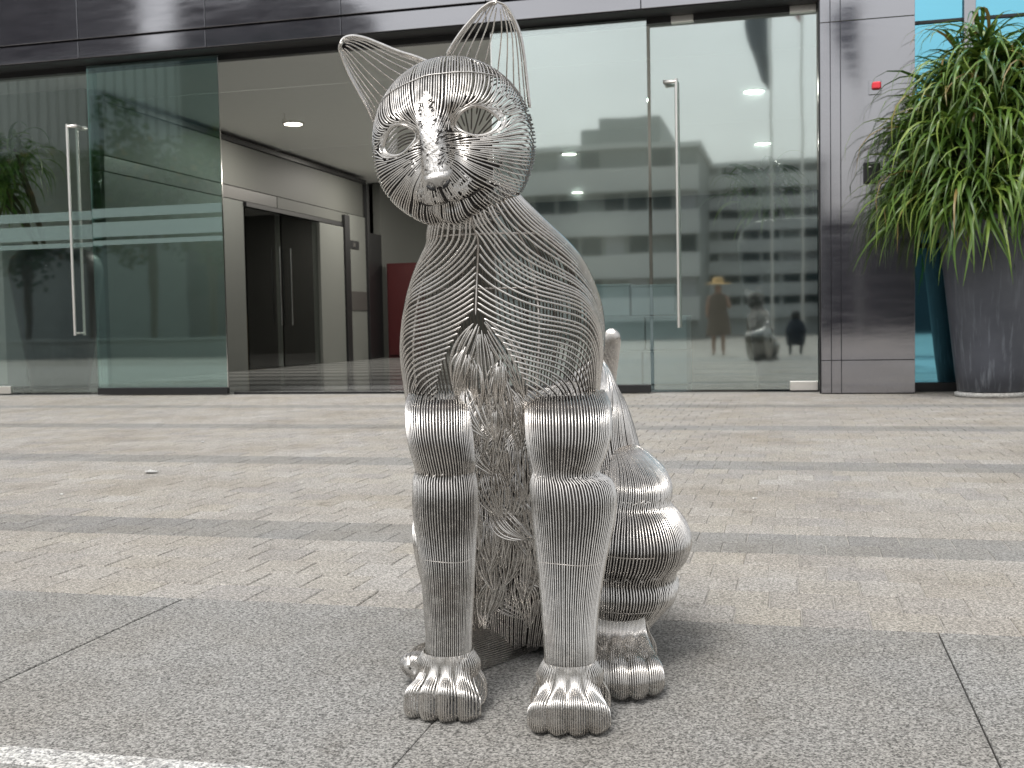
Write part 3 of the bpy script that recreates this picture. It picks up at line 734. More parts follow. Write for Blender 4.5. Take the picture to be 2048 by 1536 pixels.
def t_side(st, sg):
    t, v = st; d = v - V0; sd = 1 if d >= 0 else -1
    a = alpha(t, abs(d)); lt, lv = t_metric(t, v); q = t_sp(st) * 1.01 * sg
    t2 = t - math.cos(a) * q / lt; v2 = v + sd * math.sin(a) * q / lv
    if v2 > math.pi: v2 -= 2 * math.pi
    if v2 < -math.pi: v2 += 2 * math.pi
    if not t_ok(t2, v2) or (abs(v2 - V0) < .02 and t_row(t2) < 650): return None
    return (t2, v2)
def t_sp(st):
    t, v = st; y = t_row(t); d = abs(v - V0); d = min(d, 2 * math.pi - d)
    a = min(max((d - .55) / .6, 0), 1); b = min(max((520 - y) / 50, 0), 1); bk = min(max((d - 1.7) / .3, 0), 1)
    return .0100 - .0022 * max(a, b) * (1 - bk) - .0022 * bk
fl = Flow(.0118); fl.sp = t_sp
seeds = []
for y in np.arange(446, 655, 10.5):
    for s_ in (.016, -.016): seeds.append(((y - TR0) / TRL, V0 + s_))
# the two sides meet at the breastbone on purpose: trace them in separate grids near it
tl = fl.run([q for q in seeds if q[1] > V0], t_step, t_pos, t_side)
fl2 = Flow(.0117); fl2.g = {}
tl = [soften(L) for L in tl]
neckhoop = torso.hoop((492 - TR0) / TRL, -1.35, 1.2, 48, .985)
def split(lines, dirv, cen):
    fr, bk = [], []
    for L in lines:
        s_ = ((L - cen(L)) @ dirv) > 0; k = 0
        for i in range(1, len(L) + 1):
            if i == len(L) or s_[i] != s_[k]:
                seg = L[max(0, k - 1):i]
                if len(seg) > 1: (fr if s_[k] else bk).append(seg)
                k = i
    return fr, bk
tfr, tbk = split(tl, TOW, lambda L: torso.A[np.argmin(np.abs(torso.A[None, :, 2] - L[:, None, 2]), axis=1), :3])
body = wires('torso', tfr, .0025, M['wire'], cat); wires('back_wires', tbk, .0024, M['shaded_wire'], cat)
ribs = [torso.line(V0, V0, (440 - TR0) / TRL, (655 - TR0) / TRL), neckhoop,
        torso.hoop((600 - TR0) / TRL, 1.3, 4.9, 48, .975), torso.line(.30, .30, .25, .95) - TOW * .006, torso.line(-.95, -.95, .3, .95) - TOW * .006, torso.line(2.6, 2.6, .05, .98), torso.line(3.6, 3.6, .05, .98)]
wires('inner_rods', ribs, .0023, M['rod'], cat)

def beads(r, t, parent, n=46, v0=-math.pi, v1=math.pi, grow=1.0):
    ls, rd = [], []
    for v in np.linspace(v0, v1, n):
        if RNG.random() < .35: continue
        q = r.pt(t + RNG.uniform(-.01, .01), v); q2 = r.pt(t + RNG.uniform(-.012, .012), v + RNG.uniform(.02, .11)); ls.append(np.array([q, (q + q2) / 2, q2])); rd.append(RNG.uniform(.0012, .0030))
    o = wires('weld_bead', ls, rd, M['weld'], parent); tag(o, kind='stuff')
# ---- front legs
zLb, zRb = 2.335, 2.25
LEGL = [[(750, 846, 915, 2.56, .05), (772, 828, 930, 2.525, .064), (792, 816, 941, 2.488, .078), (812, 811, 945, 2.46, .090), (832, 811, 946, 2.446, .093), (870, 814, 946, 2.425, .090), (905, 822, 949, 2.415, .081), (930, 829, 950, 2.41, .074), (944, 832, 949, 2.41, .068)],
        [(936, 835, 947, 2.41, .064), (948, 829, 951, 2.41, .070), (975, 826, 955, 2.405, .076), (1015, 826, 956, 2.40, .076), (1070, 833, 953, 2.39, .070), (1130, 841, 950, 2.375, .064), (1210, 848, 946, 2.36, .057), (1280, 852, 943, zLb + .01, .052), (1335, 851, 944, zLb, .052)]]
LEGR = [[(745, 1090, 1180, 2.54, .055), (768, 1068, 1200, 2.50, .072), (790, 1054, 1212, 2.455, .090), (812, 1050, 1220, 2.42, .103), (832, 1050, 1222, 2.404, .105), (870, 1052, 1221, 2.385, .099), (910, 1057, 1211, 2.37, .086), (940, 1062, 1201, 2.36, .078), (954, 1065, 1198, 2.36, .072)],
        [(944, 1067, 1200, 2.355, .070), (956, 1062, 1217, 2.355, .078), (984, 1061, 1231, 2.35, .084), (1020, 1064, 1231, 2.345, .084), (1075, 1070, 1221, 2.33, .076), (1140, 1077, 1208, 2.31, .068), (1220, 1084, 1196, 2.285, .060), (1290, 1089, 1191, zRb + .012, .053), (1350, 1090, 1190, zRb, .052)]]
def paw(parent, A, fdir, L, W, ra, ha, Hk, n=30, toes=4, back=True, spread=1.0):
    """wires that run from the ankle over the knuckles, round the toe tips and under the foot"""
    fdir = np.array(fdir) / np.linalg.norm(fdir); ld = np.cross(fdir, ZUP); ld = -ld if ld @ SIDE < 0 else ld
    A = np.array([A[0], A[1], 0.0]); out = []
    for s in np.linspace(-1, 1, n):
        q = (s + 1) / 2 * toes; tau = q - math.floor(q) if q < toes else 1.0; lob = abs(math.sin(math.pi * tau)) ** .75; g = 1 - lob
        e = L * (1 - .26 * s * s) - .027 * g; H = Hk * (1 - .20 * s * s) - .017 * g; c0 = math.sqrt(max(0, 1 - min(1, abs(s)) ** 2))
        f0 = ra * (.15 + .95 * c0) if abs(s) < 1 else ra * .15
        prof = [(f0 - .004, ha + .028, 0), (f0 + .002, ha + .004, 0.02), (f0 + (e - f0) * .30, ha * .35 + H * .68, .35), (f0 + (e - f0) * .62, H * 1.03, .78), (f0 + (e - f0) * .86, H * .90, 1.0), (e * .97, H * .64, 1.06), (e, H * .40, 1.06), (e * .965, H * .16, 1.02), (e * .87, .004, .95), (e * .45, .003, .85)]
        pts = []
        for f, z, k in prof:
            x = s * (ra * (1 - k) + W * k)
            pts.append(A + fdir * f + ld * x + ZUP * max(z, .003))
        out.append(crom(pts, 26))
    if back:
        for a in np.linspace(math.pi * .5, math.pi * 1.5, int(n * .6)):
            dirv = fdir * math.cos(a) + ld * math.sin(a)
            w2 = 1 + .35 * abs(math.sin(a)) * (W / ra - 1)
            pts = [A + dirv * ra + ZUP * (ha + .03), A + dirv * ra * 1.1 * w2 ** .5 + ZUP * (ha * .9), A + dirv * ra * 1.28 * w2 + ZUP * (ha * .55), A + dirv * ra * 1.22 * w2 + ZUP * (ha * .2), A + dirv * ra * 1.0 * w2 + ZUP * .003]
            out.append(crom(pts, 14))
    return out
tipL, tipR = gnd(868, 1452), gnd(1134, 1482)
for rings, pxa, za, tip, lab in ((LEGL, (897, 1335), zLb, tipL, None), (LEGR, (1140, 1350), zRb, tipR, None)):
    ws = []
    e = empty('front_leg', (0, 0, 0)); e.parent = cat
    lg = Ring([q for q in rings[0] if q[0] < 935] + [((rings[0][-1][0] + rings[1][0][0]) / 2 + 2, rings[1][0][1] - 2, rings[1][0][2] + 2, rings[1][0][3], rings[1][0][4] + .004)] + rings[1][1:], 200)
    zt = P(890, 786, 2.46)[2]; t0_ = int(np.argmin(np.abs(lg.A[:, 2] - zt))) / 199
    wires('leg_shaft', lg.longs(.0056, jit=.0002, t0=t0_), .0016, M['wire'], e)
    shade_core('shade_sleeve', lg, .0036, e, 60, 32, .17)
    sy = [i for i, q in enumerate(lg.A) if q[2] < lg.A[0][2]]; d_ = np.r_[0, np.cumsum(np.linalg.norm(np.diff(lg.A[:, :3], axis=0), axis=1))]
    zs = P(890, 945, 2.4)[2]; ts = int(np.argmin(np.abs(lg.A[:, 2] - zs))) / 199
    beads(lg, ts, e); wires('seam', [lg.hoop(min(.95, ts + .26), -1.4, 1.4, 40, .994, .003)], .0011, M['rod'], e)
    A = P(pxa[0], pxa[1], za); A[2] = 0
    fd = np.array([tip[0] - A[0], tip[1] - A[1], 0]); L = float(np.linalg.norm(fd))
    wires('paw', paw(e, A, fd, L, .080, .052, .098, .078, 38), .0017, M['wire'], e)
    cuff = []
    for a in np.linspace(0, 2 * math.pi, 62, endpoint=False):     # the rounded wrist pad behind and beside the paw
        dv = SIDE * math.sin(a) + TOW * math.cos(a); bk = max(0.0, -math.cos(a)) * .3 + abs(math.sin(a)) * .7
        cuff.append(crom([A + dv * .0515 + ZUP * .125, A + dv * (.053 + .009 * bk) + ZUP * .112, A + dv * (.053 + .020 * bk) + ZUP * .095, A + dv * (.052 + .016 * bk) + ZUP * .078, A + dv * .052 + ZUP * .066], 10))
    wires('wrist', cuff, .0017, M['wire'], e)

# ---- hind quarters
HR = [(888, 1212, 1262, 2.80, .03), (898, 1208, 1284, 2.79, .065), (915, 1206, 1306, 2.78, .10), (940, 1200, 1329, 2.76, .13), (968, 1195, 1341, 2.74, .145), (990, 1192, 1341, 2.735, .147), (1003, 1190, 1338, 2.73, .145), (1018, 1182, 1352, 2.72, .158), (1045, 1168, 1371, 2.71, .176),
      (1080, 1160, 1380, 2.70, .186), (1110, 1158, 1372, 2.70, .178), (1134, 1161, 1353, 2.70, .160), (1146, 1163, 1348, 2.70, .154), (1160, 1161, 1355, 2.695, .158), (1185, 1162, 1351, 2.685, .153), (1212, 1168, 1330, 2.68, .138), (1242, 1178, 1303, 2.66, .108), (1268, 1184, 1290, 2.64, .08)]
hq = empty('hind_leg', (0, 0, 0)); hq.parent = cat
rg = Ring(HR, 160)
wires('haunch', rg.longs(.0054, twist=.06, jit=.0004), WR, M['wire'], hq)
shade_core('shade_sleeve', rg, .0055, hq, 60)
for t_ in (.33, .665): beads(rg, t_, hq, 60, -1.4, 2.2)
wires('seam', [rg.hoop(.80, -1.2, .9, 40, .99), rg.hoop(.56, -1.2, .2, 40, .99)], .0016, M['rod'], hq)
AH = P(1240, 1275, 2.56); tipH = gnd(1262, 1414)
fd = np.array([tipH[0] - AH[0], tipH[1] - AH[1], 0]); Lh = float(np.linalg.norm(fd))
wires('foot', paw(hq, AH, fd, Lh, .080, .056, .105, .092, 38, 4, True), .0017, M['wire'], hq)
an = Ring([(1262, 1185, 1292, 2.63, .075), (1285, 1188, 1290, 2.60, .06), (1312, 1186, 1296, 2.57, .06)], 30); wires('ankle', an.longs(.0056), .0017, M['wire'], hq)
# the other haunch, mostly hidden behind the front leg
HL = [(890, 850, 960, 2.92, .06), (940, 836, 1000, 2.86, .13), (1000, 834, 1010, 2.80, .17), (1065, 828, 1012, 2.74, .19), (1130, 838, 1005, 2.74, .17), (1200, 860, 1000, 2.76, .13), (1262, 890, 985, 2.78, .08)]
hq2 = empty('hind_leg', (0, 0, 0)); hq2.parent = cat
wires('haunch', Ring(HL, 80).longs(.0068, twist=.25, jit=.0008), WR, M['wire'], hq2)
def path_tube(cp, m, spacing, twist=0.0):
    """cp: (point, half width across, half height); wires run along"""
    A = crom([list(p) + [a, b] for p, a, b in cp], m); T = np.gradient(A[:, :3], axis=0); T /= np.linalg.norm(T, axis=1, keepdims=True)
    S = np.cross(T, ZUP); S /= np.linalg.norm(S, axis=1, keepdims=True); U = np.cross(S, T)
    per = 2 * math.pi * math.sqrt((np.max(A[:, 3]) ** 2 + np.max(A[:, 4]) ** 2) / 2); n = max(8, int(per / spacing))
    return [A[:, :3] + S * (A[:, 3] * np.sin(v + twist * np.linspace(0, 1, m)))[:, None] + U * (A[:, 4] * np.cos(v + twist * np.linspace(0, 1, m)))[:, None] for v in np.linspace(0, 2 * math.pi, n, endpoint=False)]
def PH(px, py, z): return P(px, py, z)
ft = [(PH(1082, 1262, 2.86), .03, .022), (PH(1050, 1272, 2.82), .06, .045), (PH(1000, 1290, 2.76), .075, .062), (PH(950, 1308, 2.68), .07, .06), (PH(905, 1320, 2.60), .062, .05), (PH(862, 1327, 2.53), .062, .045), (PH(848, 1330, 2.50), .056, .036), (PH(834, 1333, 2.48), .050, .030), (PH(826, 1335, 2.47), .040, .022), (PH(822, 1336, 2.466), .024, .012), (PH(820.5, 1336.5, 2.464), .004, .003)]
wires('foot', [L if k % 2 == 0 else L[:-5 - (k % 4)] for k, L in enumerate(path_tube(ft, 90, .0058))], .0017, M['wire'], hq2)
# trunk behind the front legs
trunk = Ring([(722, 1180, 1206, 2.86, .03), (745, 1150, 1220, 2.86, .07), (775, 1090, 1234, 2.86, .11), (805, 1000, 1249, 2.87, .14), (840, 900, 1262, 2.87, .17), (880, 848, 1273, 2.87, .19), (925, 846, 1284, 2.86, .2), (1000, 850, 1290, 2.85, .21), (1100, 855, 1285, 2.84, .21), (1190, 870, 1262, 2.84, .19), (1262, 900, 1230, 2.84, .16)], 120)
shade_core('shade_sleeve', trunk, .012, cat, 40, 28, .2)
wires('trunk', trunk.longs(.0052, twist=-.35, jit=.0006), WR, M['wire'], cat)
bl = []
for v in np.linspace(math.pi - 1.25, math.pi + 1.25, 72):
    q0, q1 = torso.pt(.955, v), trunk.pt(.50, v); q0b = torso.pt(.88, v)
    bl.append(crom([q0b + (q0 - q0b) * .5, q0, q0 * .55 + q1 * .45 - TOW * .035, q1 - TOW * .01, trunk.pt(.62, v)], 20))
wires('lower_back', bl, .0023, M['shaded_wire'], cat)
# tail, its tip showing beside the shoulder
tp = [(P(1236, 1225, 3.02), .05, .05), (P(1225, 1050, 3.06), .05, .05), (P(1205, 860, 3.06), .045, .045), (P(1203, 790, 3.03), .036, .036), (P(1210, 745, 3.01), .031, .031), (P(1217, 705, 3.0), .0285, .03), (P(1221, 680, 2.99), .026, .026), (P(1223, 665, 2.985), .018, .013), (P(1223, 657, 2.98), .004, .002)]
def path_tube_v(cp, m, spacing):
    A = crom([list(p) + [a] for p, a, b in cp], m); per = 2 * math.pi * np.max(A[:, 3]); n = int(per / spacing)
    return [A[:, :3] + SIDE * (A[:, 3] * math.sin(v))[:, None] + TOW * (A[:, 3] * math.cos(v))[:, None] for v in np.linspace(0, 2 * math.pi, n, endpoint=False)]
wires('tail', path_tube_v(tp, 70, .0062), .0017, M['wire'], cat)

# ---- tufts of belly fur
def tuft(bx, by, bz, tx, ty, tz, wpx, bulge, n=9, curl=0.0):
    B, T = P(bx, by, bz), P(tx, ty, tz); w = wpx * (bz + tz) / 2 / F; ax = T - B; ax = ax / np.linalg.norm(ax)
    sd = np.cross(ax, TOW); sd /= np.linalg.norm(sd); sd = -sd if sd @ SIDE < 0 else sd
    out = []; sk = RNG.uniform(-.35, .35)
    for k in range(n):
        s = -1 + 2 * k / (n - 1); u0 = RNG.uniform(0, .16) + .12 * abs(s) * RNG.random(); u1 = 1 - RNG.uniform(0, .30) * RNG.random()
        u = np.linspace(u0, u1, 18)[:, None]; sh = np.sin(math.pi * np.clip(u, 0, 1) ** (.8 + .25 * s * sk)) ** .9 * (1 - .15 * u)
        L = B + (T - B) * u + sd * (s * w * sh + curl * w * np.sin(math.pi * u) + RNG.gauss(0, .004) * u) + TOW * (bulge * .42 * np.sin(math.pi * np.minimum(1, u * .95)) * (1 - .4 * s * s)) + NR.normal(0, .0011, (1, 3)) + TOW * RNG.gauss(0, .003) * u
        out.append(L)
    return out
TF = [(957, 640, 2.425, 920, 812, 2.435, 24, .012, 10, -.75), (968, 640, 2.425, 1048, 806, 2.44, 26, .012, 10, .55), (962, 655, 2.42, 984, 840, 2.425, 17, .012, 7, 0),
      (930, 770, 2.43, 985, 882, 2.42, 26, .035, 10, -.4), (1012, 770, 2.43, 1040, 900, 2.44, 24, .030, 9, .4), (985, 790, 2.43, 962, 925, 2.44, 22, .030, 9, .2), (945, 850, 2.45, 992, 950, 2.45, 24, .030, 9, -.4),
      (1010, 860, 2.45, 992, 985, 2.46, 26, .034, 10, .5), (1040, 860, 2.46, 1052, 1000, 2.47, 20, .03, 8, .3), (962, 930, 2.47, 1002, 1035, 2.47, 24, .034, 9, -.4), (1030, 950, 2.48, 1010, 1060, 2.5, 24, .03, 9, .3),
      (985, 1010, 2.50, 1066, 1080, 2.48, 26, .034, 10, -.5), (1052, 1000, 2.49, 1070, 1110, 2.50, 16, .02, 7, .2), (970, 1040, 2.55, 985, 1140, 2.56, 24, .03, 9, 0), (1020, 1060, 2.55, 1010, 1170, 2.57, 26, .03, 10, .3),
      (1055, 1090, 2.55, 1050, 1200, 2.58, 24, .03, 9, 0), (975, 1120, 2.60, 1010, 1220, 2.62, 26, .03, 9, -.3), (1035, 1150, 2.60, 1060, 1255, 2.62, 26, .03, 9, .3), (965, 1180, 2.66, 1060, 1240, 2.66, 26, .02, 9, .2),
      (1000, 720, 2.425, 965, 850, 2.43, 22, .028, 8, .3), (935, 700, 2.43, 930, 830, 2.44, 20, .025, 8, 0), (1035, 800, 2.44, 1000, 880, 2.44, 20, .025, 8, .3), (950, 1010, 2.53, 955, 1100, 2.55, 16, .02, 7, 0)]
for k in range(12):
    y = 690 + k * 22 + RNG.uniform(-12, 12); sd_ = 1 if k % 2 else -1; x = 975 + sd_ * RNG.uniform(12, 42); TF.append((x, y, 2.405 + k * .0035, x + sd_ * RNG.uniform(-18, 26), y + RNG.uniform(85, 125), 2.415 + k * .0035, RNG.uniform(13, 19), .02, 7, sd_ * RNG.uniform(-.3, .5)))
for k in range(14):
    y = RNG.uniform(800, 1190); zz = 2.46 + max(0, y - 900) / 290 * .16; x = RNG.uniform(965, 1050); TF.append((x, y, zz, x + RNG.uniform(-40, 40), y + RNG.uniform(70, 120), zz + .015, RNG.uniform(14, 24), .02, RNG.randint(6, 9), RNG.uniform(-.5, .5)))
for tf in TF: wires('fur_tuft', tuft(*tf), .0021, M['wire'], cat)

# ---- head
HC = P(908, 288, 2.455)
rl = math.radians(10.5); yw = math.radians(12.5); pt_ = math.radians(-4.0)
hx = math.cos(rl) * RT + math.sin(rl) * UP; hz = -math.sin(rl) * RT + math.cos(rl) * UP; hf = -FW          # right, up, forward in the head's own tilt
hf2 = math.cos(yw) * hf - math.sin(yw) * hx; hx2 = math.cos(yw) * hx + math.sin(yw) * hf
hf3 = math.cos(pt_) * hf2 + math.sin(pt_) * hz; hz3 = math.cos(pt_) * hz - math.sin(pt_) * hf2
HX, HF, HZ = hx2, hf3, hz3
ERX, ERF, ERZ = .178, .170, .186
EYES = [(-.60, .09), (.60, .09)]; EWA, EWB = .30, .165
GA = [  # azimuth, elevation, sigma a, sigma e, height
    (0, .0, .14, .36, .024, 1), (0, -.24, .16, .22, .024, 1), (0, -.40, .12, .09, .014), (-.20, -.60, .18, .16, .040), (.20, -.60, .18, .16, .040), (0, -.95, .24, .13, .034),
    (0, -.775, .36, .045, -.028), (-.58, .06, .30, .24, -.024), (.58, .06, .30, .24, -.024), (0, -.62, .035, .12, -.012), (-.98, -.38, .38, .34, .010), (.98, -.38, .38, .34, .010),
    (-.5, .36, .28, .10, .010), (.5, .36, .28, .10, .010), (-.25, -.06, .07, .22, -.017), (.25, -.06, .07, .22, -.017)]
def hr(dx, df, dz):
    r = 1 / math.sqrt((dx / ERX) ** 2 + (df / ERF) ** 2 + (dz / ERZ) ** 2)
    if df > -.2:
        a = math.atan2(dx, df); e = math.asin(max(-1, min(1, dz)))
        for g_ in GA:
            qa = (a - g_[0]) / g_[2]; qe = (e - g_[1]) / g_[3]; qa *= qa; qe *= qe
            if len(g_) > 5: qa = qa * qa
            q = qa + qe
            if q < 14: r += g_[4] * math.exp(-.5 * q)
    return r
def ddir(a, e): return np.array([math.sin(a) * math.cos(e), math.cos(a) * math.cos(e), math.sin(e)])
def hw(d, off=0.0):
    r = hr(d[0], d[1], d[2]) + off; return HC + HX * (d[0] * r) + HF * (d[1] * r) + HZ * (d[2] * r)
EYD = []
for a, e in EYES:
    u = ddir(a, e); ax = np.array([math.cos(a), -math.sin(a), 0.0]); sl = -.12 if a > 0 else .12
    az = np.cross(ax, u); az = az if az[2] > 0 else -az
    ax, az = ax * math.cos(sl) + az * math.sin(sl), az * math.cos(sl) - ax * math.sin(sl); EYD.append((u, ax, az))
def eyeq(d, k):
    u, ax, az = EYD[k]
    if d @ u < .3: return 9.0
    return math.sqrt((d @ ax / EWA) ** 2 + (d @ az / EWB) ** 2)
CB = ddir(0, -.12)
def hdir(d):
    e = math.asin(max(-1, min(1, d[2]))); k = min(max((e - .15) / .5, 0), 1) if d[1] > -.3 else 1 - min(max((-.3 - d[1]) / .4, 0), 1)
    c = ddir(0, -.12 - .75 * k * (1 if d[1] > -.3 else 1)) if k > 0 else CB
    t = d * (d @ c) - c; t = t / (math.sqrt(t @ t) + 1e-9)
    for j in (0, 1):
        q = eyeq(d, j)
        if q < 2.4:
            u, ax, az = EYD[j]; g = ax * (d @ ax / EWA ** 2) + az * (d @ az / EWB ** 2); tg = np.cross(d, g); tg /= math.sqrt(tg @ tg) + 1e-9
            if tg @ t < 0: tg = -tg
            w_ = math.exp(-((max(q, 1) - 1) / .42) ** 2); t = t * (1 - w_) + tg * w_
    t = t - d * (t @ d)
    return t / (math.sqrt(t @ t) + 1e-9)
def h_ok(d):
    for j in (0, 1):
        if eyeq(d, j) < 1.06: return False
    a = math.atan2(d[0], d[1]); e = math.asin(max(-1, min(1, d[2])))
    return not (d @ CB > .9965)
def h_step(d, sg, prev):
    t = hdir(d) * sg
    if prev is not None and t @ prev < .2: return None
    r = hr(*d); d2 = d + t * (.0055 / r); d2 /= math.sqrt(d2 @ d2)
    if not h_ok(d2): return None
    return d2, t
def h_sp(d):
    k = min(max((d[1] - .05 - .25 * max(0, d[0])) / .5, 0), 1); kb = min(max((-.15 - d[1]) / .3, 0), 1); return .0066 + (.0054 - .0066) * k + .0040 * kb
def h_pos(d): return hw(d).tolist()
def h_side(d, sg):
    t = hdir(d); s_ = np.cross(d, t); r = hr(*d); d2 = d + s_ * (sg * h_sp(d) * 1.01 / r); d2 /= math.sqrt(d2 @ d2)
    return d2 if h_ok(d2) else None
hfl = Flow(.0106); hfl.sp = h_sp
hseeds = [ddir(a, e) for a, e in [(.35, .55), (-.35, .55), (.0, .6), (.8, -.3), (-.8, -.3), (.15, -.5), (-.15, -.5), (2.5, 0), (-2.5, 0), (0, -1.1), (1.2, .3), (-1.2, .3)]]
hl = [soften(L, 1) for L in hfl.run(hseeds, h_step, h_pos, h_side, .6, 4, 1200)]
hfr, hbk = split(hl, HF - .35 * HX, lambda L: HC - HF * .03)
head = wires('head', hfr, .00185, M['wire'], cat); wires('skull_wires', hbk, .0019, M['shaded_wire'], head)
# eye rims
for j in (0, 1):
    u, ax, az = EYD[j]; rims = []
    for q, off in ((1.0, -.001), (1.05, .0005)):
        L = []
        for b in np.linspace(0, 2 * math.pi, 49):
            d = u + ax * (EWA * q * math.cos(b)) + az * (EWB * q * math.sin(b) * (1 - .12 * math.cos(2 * b))); d /= np.linalg.norm(d); L.append(hw(d, off))
        rims.append(np.array(L))
    wires('eye_rim', rims, .0023, M['wire'], head)
# welded sheet on the bridge of the nose, round the eyes and on the muzzle
def hnoise(a, e, k): return math.sin(a * 41 + k) * math.sin(e * 37 + 2 * k) * .5 + math.sin(a * 83 + e * 61 + k) * .3 + math.sin(e * 97 - a * 29) * .3
na, ne = 190, 200; GAZ = np.linspace(-1.15, 1.15, na); GEL = np.linspace(-1.15, .95, ne); wv, wf, idx = [], [], {}
def plate_w(a, e):
    d = ddir(a, e); m = 1.25 - ((a / (.15 if e < .12 else .15 - .105 * min(1, (e - .12) / .4))) ** 2 + (max(0, e - .42) / .16) ** 2 + (max(0, -.36 - e) / .1) ** 2)
    for j in (0, 1):
        q = eyeq(d, j)
        if q < 1.02: return -9
        m = max(m, 1.0 - ((q - 1.12) / (.20 + .1 * (e > .15))) ** 2 - .2)
    for s_ in (-1, 1):
        m = max(m, .74 - ((a - s_ * .20) / .20) ** 2 - ((e + .57) / .14) ** 2, .30 - ((a - s_ * .34) / .16) ** 2 - ((e + .26) / .2) ** 2)
    m = max(m, .8 - (a / .14) ** 2 - ((e + .58) / .10) ** 2)
    return m + .75 * hnoise(a, e, 1.0)
for i, a in enumerate(GAZ):
    for j, e in enumerate(GEL):
        if plate_w(a, e) > .28:
            idx[(i, j)] = len(wv); wv.append(hw(ddir(a, e), .0012 + .0011 * hnoise(a * 1.4, e * 1.4, 3)))
for i in range(na - 1):
    for j in range(ne - 1):
        q = [(i, j), (i + 1, j), (i + 1, j + 1), (i, j + 1)]
        if all(k in idx for k in q): wf.append(tuple(idx[k] for k in q))
mesh('weld_plate', np.array(wv), wf, M['weld'], head, True)
# added dark sheet, painted as gap shade behind the face wires, left open at the eyes and on the see-through side of the head
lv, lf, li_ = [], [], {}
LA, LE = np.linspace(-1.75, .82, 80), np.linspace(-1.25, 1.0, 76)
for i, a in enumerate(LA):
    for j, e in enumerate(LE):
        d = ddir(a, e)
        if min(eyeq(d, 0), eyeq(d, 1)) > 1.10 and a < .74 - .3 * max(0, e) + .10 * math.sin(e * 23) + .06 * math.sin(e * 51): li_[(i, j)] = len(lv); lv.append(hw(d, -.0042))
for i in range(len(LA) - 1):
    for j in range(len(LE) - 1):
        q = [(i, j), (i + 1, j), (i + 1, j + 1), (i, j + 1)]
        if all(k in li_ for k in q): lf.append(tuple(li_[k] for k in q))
mesh('shade_lining', np.array(lv), lf, M['gap_shade'], head, True)
# nose pad, nostrils and the line of the mouth
nv, nf2 = [], []
NU, NV = 18, 12
for i in range(NU):
    for j in range(NV):
        s_ = -1 + 2 * i / (NU - 1); v_ = j / (NV - 1)
        wdt = .165 * (1 - .66 * v_ ** 1.3); a = s_ * wdt; e = -.345 - .145 * v_ - .03 * abs(s_) * (1 - v_)
        prof = (1 - abs(s_) ** 3.5) ** .5 * min(1, (v_ + .10) * 3.2) ** .7 * (1 - v_ ** 2.2) ** .6 * (1 + .12 * math.sin(9 * s_ + 5 * v_)) if abs(s_) < 1 else 0
        hol = .006 * math.exp(-((abs(s_) - .62) / .22) ** 2 - ((v_ - .62) / .22) ** 2)
        nv.append(hw(ddir(a, e), .0005 + .009 * prof - hol * 1.2))
for i in range(NU - 1):
    for j in range(NV - 1): b = i * NV + j; nf2.append((b, b + NV, b + NV + 1, b + 1))
mesh('nose', np.array(nv), nf2, M['weld'], head, True)
for s_ in (-1, 1):
    L = [hw(ddir(s_ * (.115 - .018 * k), -.452 - .012 * k + .01 * (k % 2)), .004) for k in range(5)]
    wires('nostril', [np.array(L)], .0040, M['black'], head)
L0 = [hw(ddir(0, e), .002) for e in np.linspace(-.48, -.715, 10)]
LM = [np.array([hw(ddir(s_ * a, -.715 - .055 * math.sin(min(a / .3, 1) * math.pi) + .09 * max(0, a - .28)), .0028) for a in np.linspace(0, .46, 26)]) for s_ in (-1, 1)]
wires('mouth_line', [np.array(L0)] + LM, .0033, M['gap_shade'], head)  # dark line paints the shade of the mouth crease
# dark strokes for grooves on the welded bridge, painted shade along its sides
st = []
for k in range(90):
    s_ = RNG.choice((-1, 1)); e = RNG.uniform(-.33, .42); hwid = .145 if e < .12 else .145 - .30 * (e - .12)
    a = s_ * hwid * RNG.uniform(.25, 1.05); dl = RNG.uniform(.012, .045); sl = RNG.uniform(.1, .9)
    st.append(np.array([hw(ddir(a + s_ * dl * u, e - s_ * 0 + dl * sl * (u - .5)), .0022) for u in (0, .33, .66, 1)]))
for s_ in (-1, 1): st.append(np.array([hw(ddir(s_ * (.165 + .02 * math.sin(6 * e)), e), .0012) for e in np.linspace(.12, -.36, 16)]))
tag(wires('weld_stroke', st, .0011, M['gap_shade'], head), kind='stuff')
# brow hoop of thin wire over the skull
HB = [np.array([hw(ddir(a, .80 - .12 * a * a), .0022) for a in np.linspace(-1.1, 1.15, 50)])]
wires('brow_hoop', HB, .0014, M['weld'], head)

# ---- ears
def ear(Apx, Bpx, z, depth, n, zt):
    def rim(px):
        m = len(px); return crom([P(x, y, z + (zt - z) * k / (m - 1)) for k, (x, y) in enumerate(px)], 40)
    A, B = rim(Apx), rim(Bpx); lines = []
    for u in (.5 - .5 * np.sign(np.cos(np.pi * np.linspace(0, 1, n))) * np.abs(np.cos(np.pi * np.linspace(0, 1, n))) ** .8):
        wv_ = np.linspace(0, .86 + .10 * abs(2 * u - 1), 22); L = []
        for w_ in wv_:
            i = w_ * 39; k = min(int(i), 38); f = i - k; a = A[k] * (1 - f) + A[k + 1] * f; b = B[k] * (1 - f) + B[k + 1] * f
            # the wires leave the base evenly and gather towards the tip
            uu = u; L.append(a * (1 - uu) + b * uu - TOW * (depth * math.sin(math.pi * u) * (1 - w_) ** .7))
        lines.append(np.array(L))
    return A, B, lines
EL = ([(862, 126), (832, 114), (797, 103), (760, 88), (725, 75), (702, 72), (686, 77), (680, 86)], [(748, 246), (733, 214), (715, 182), (697, 148), (684, 116), (678, 98), (680, 86)])
ERt = ([(893, 108), (905, 88), (922, 63), (944, 37), (965, 15), (982, 5), (993, 3)], [(1059, 215), (1052, 152), (1047, 108), (1038, 62), (1024, 30), (1010, 10), (993, 3)])
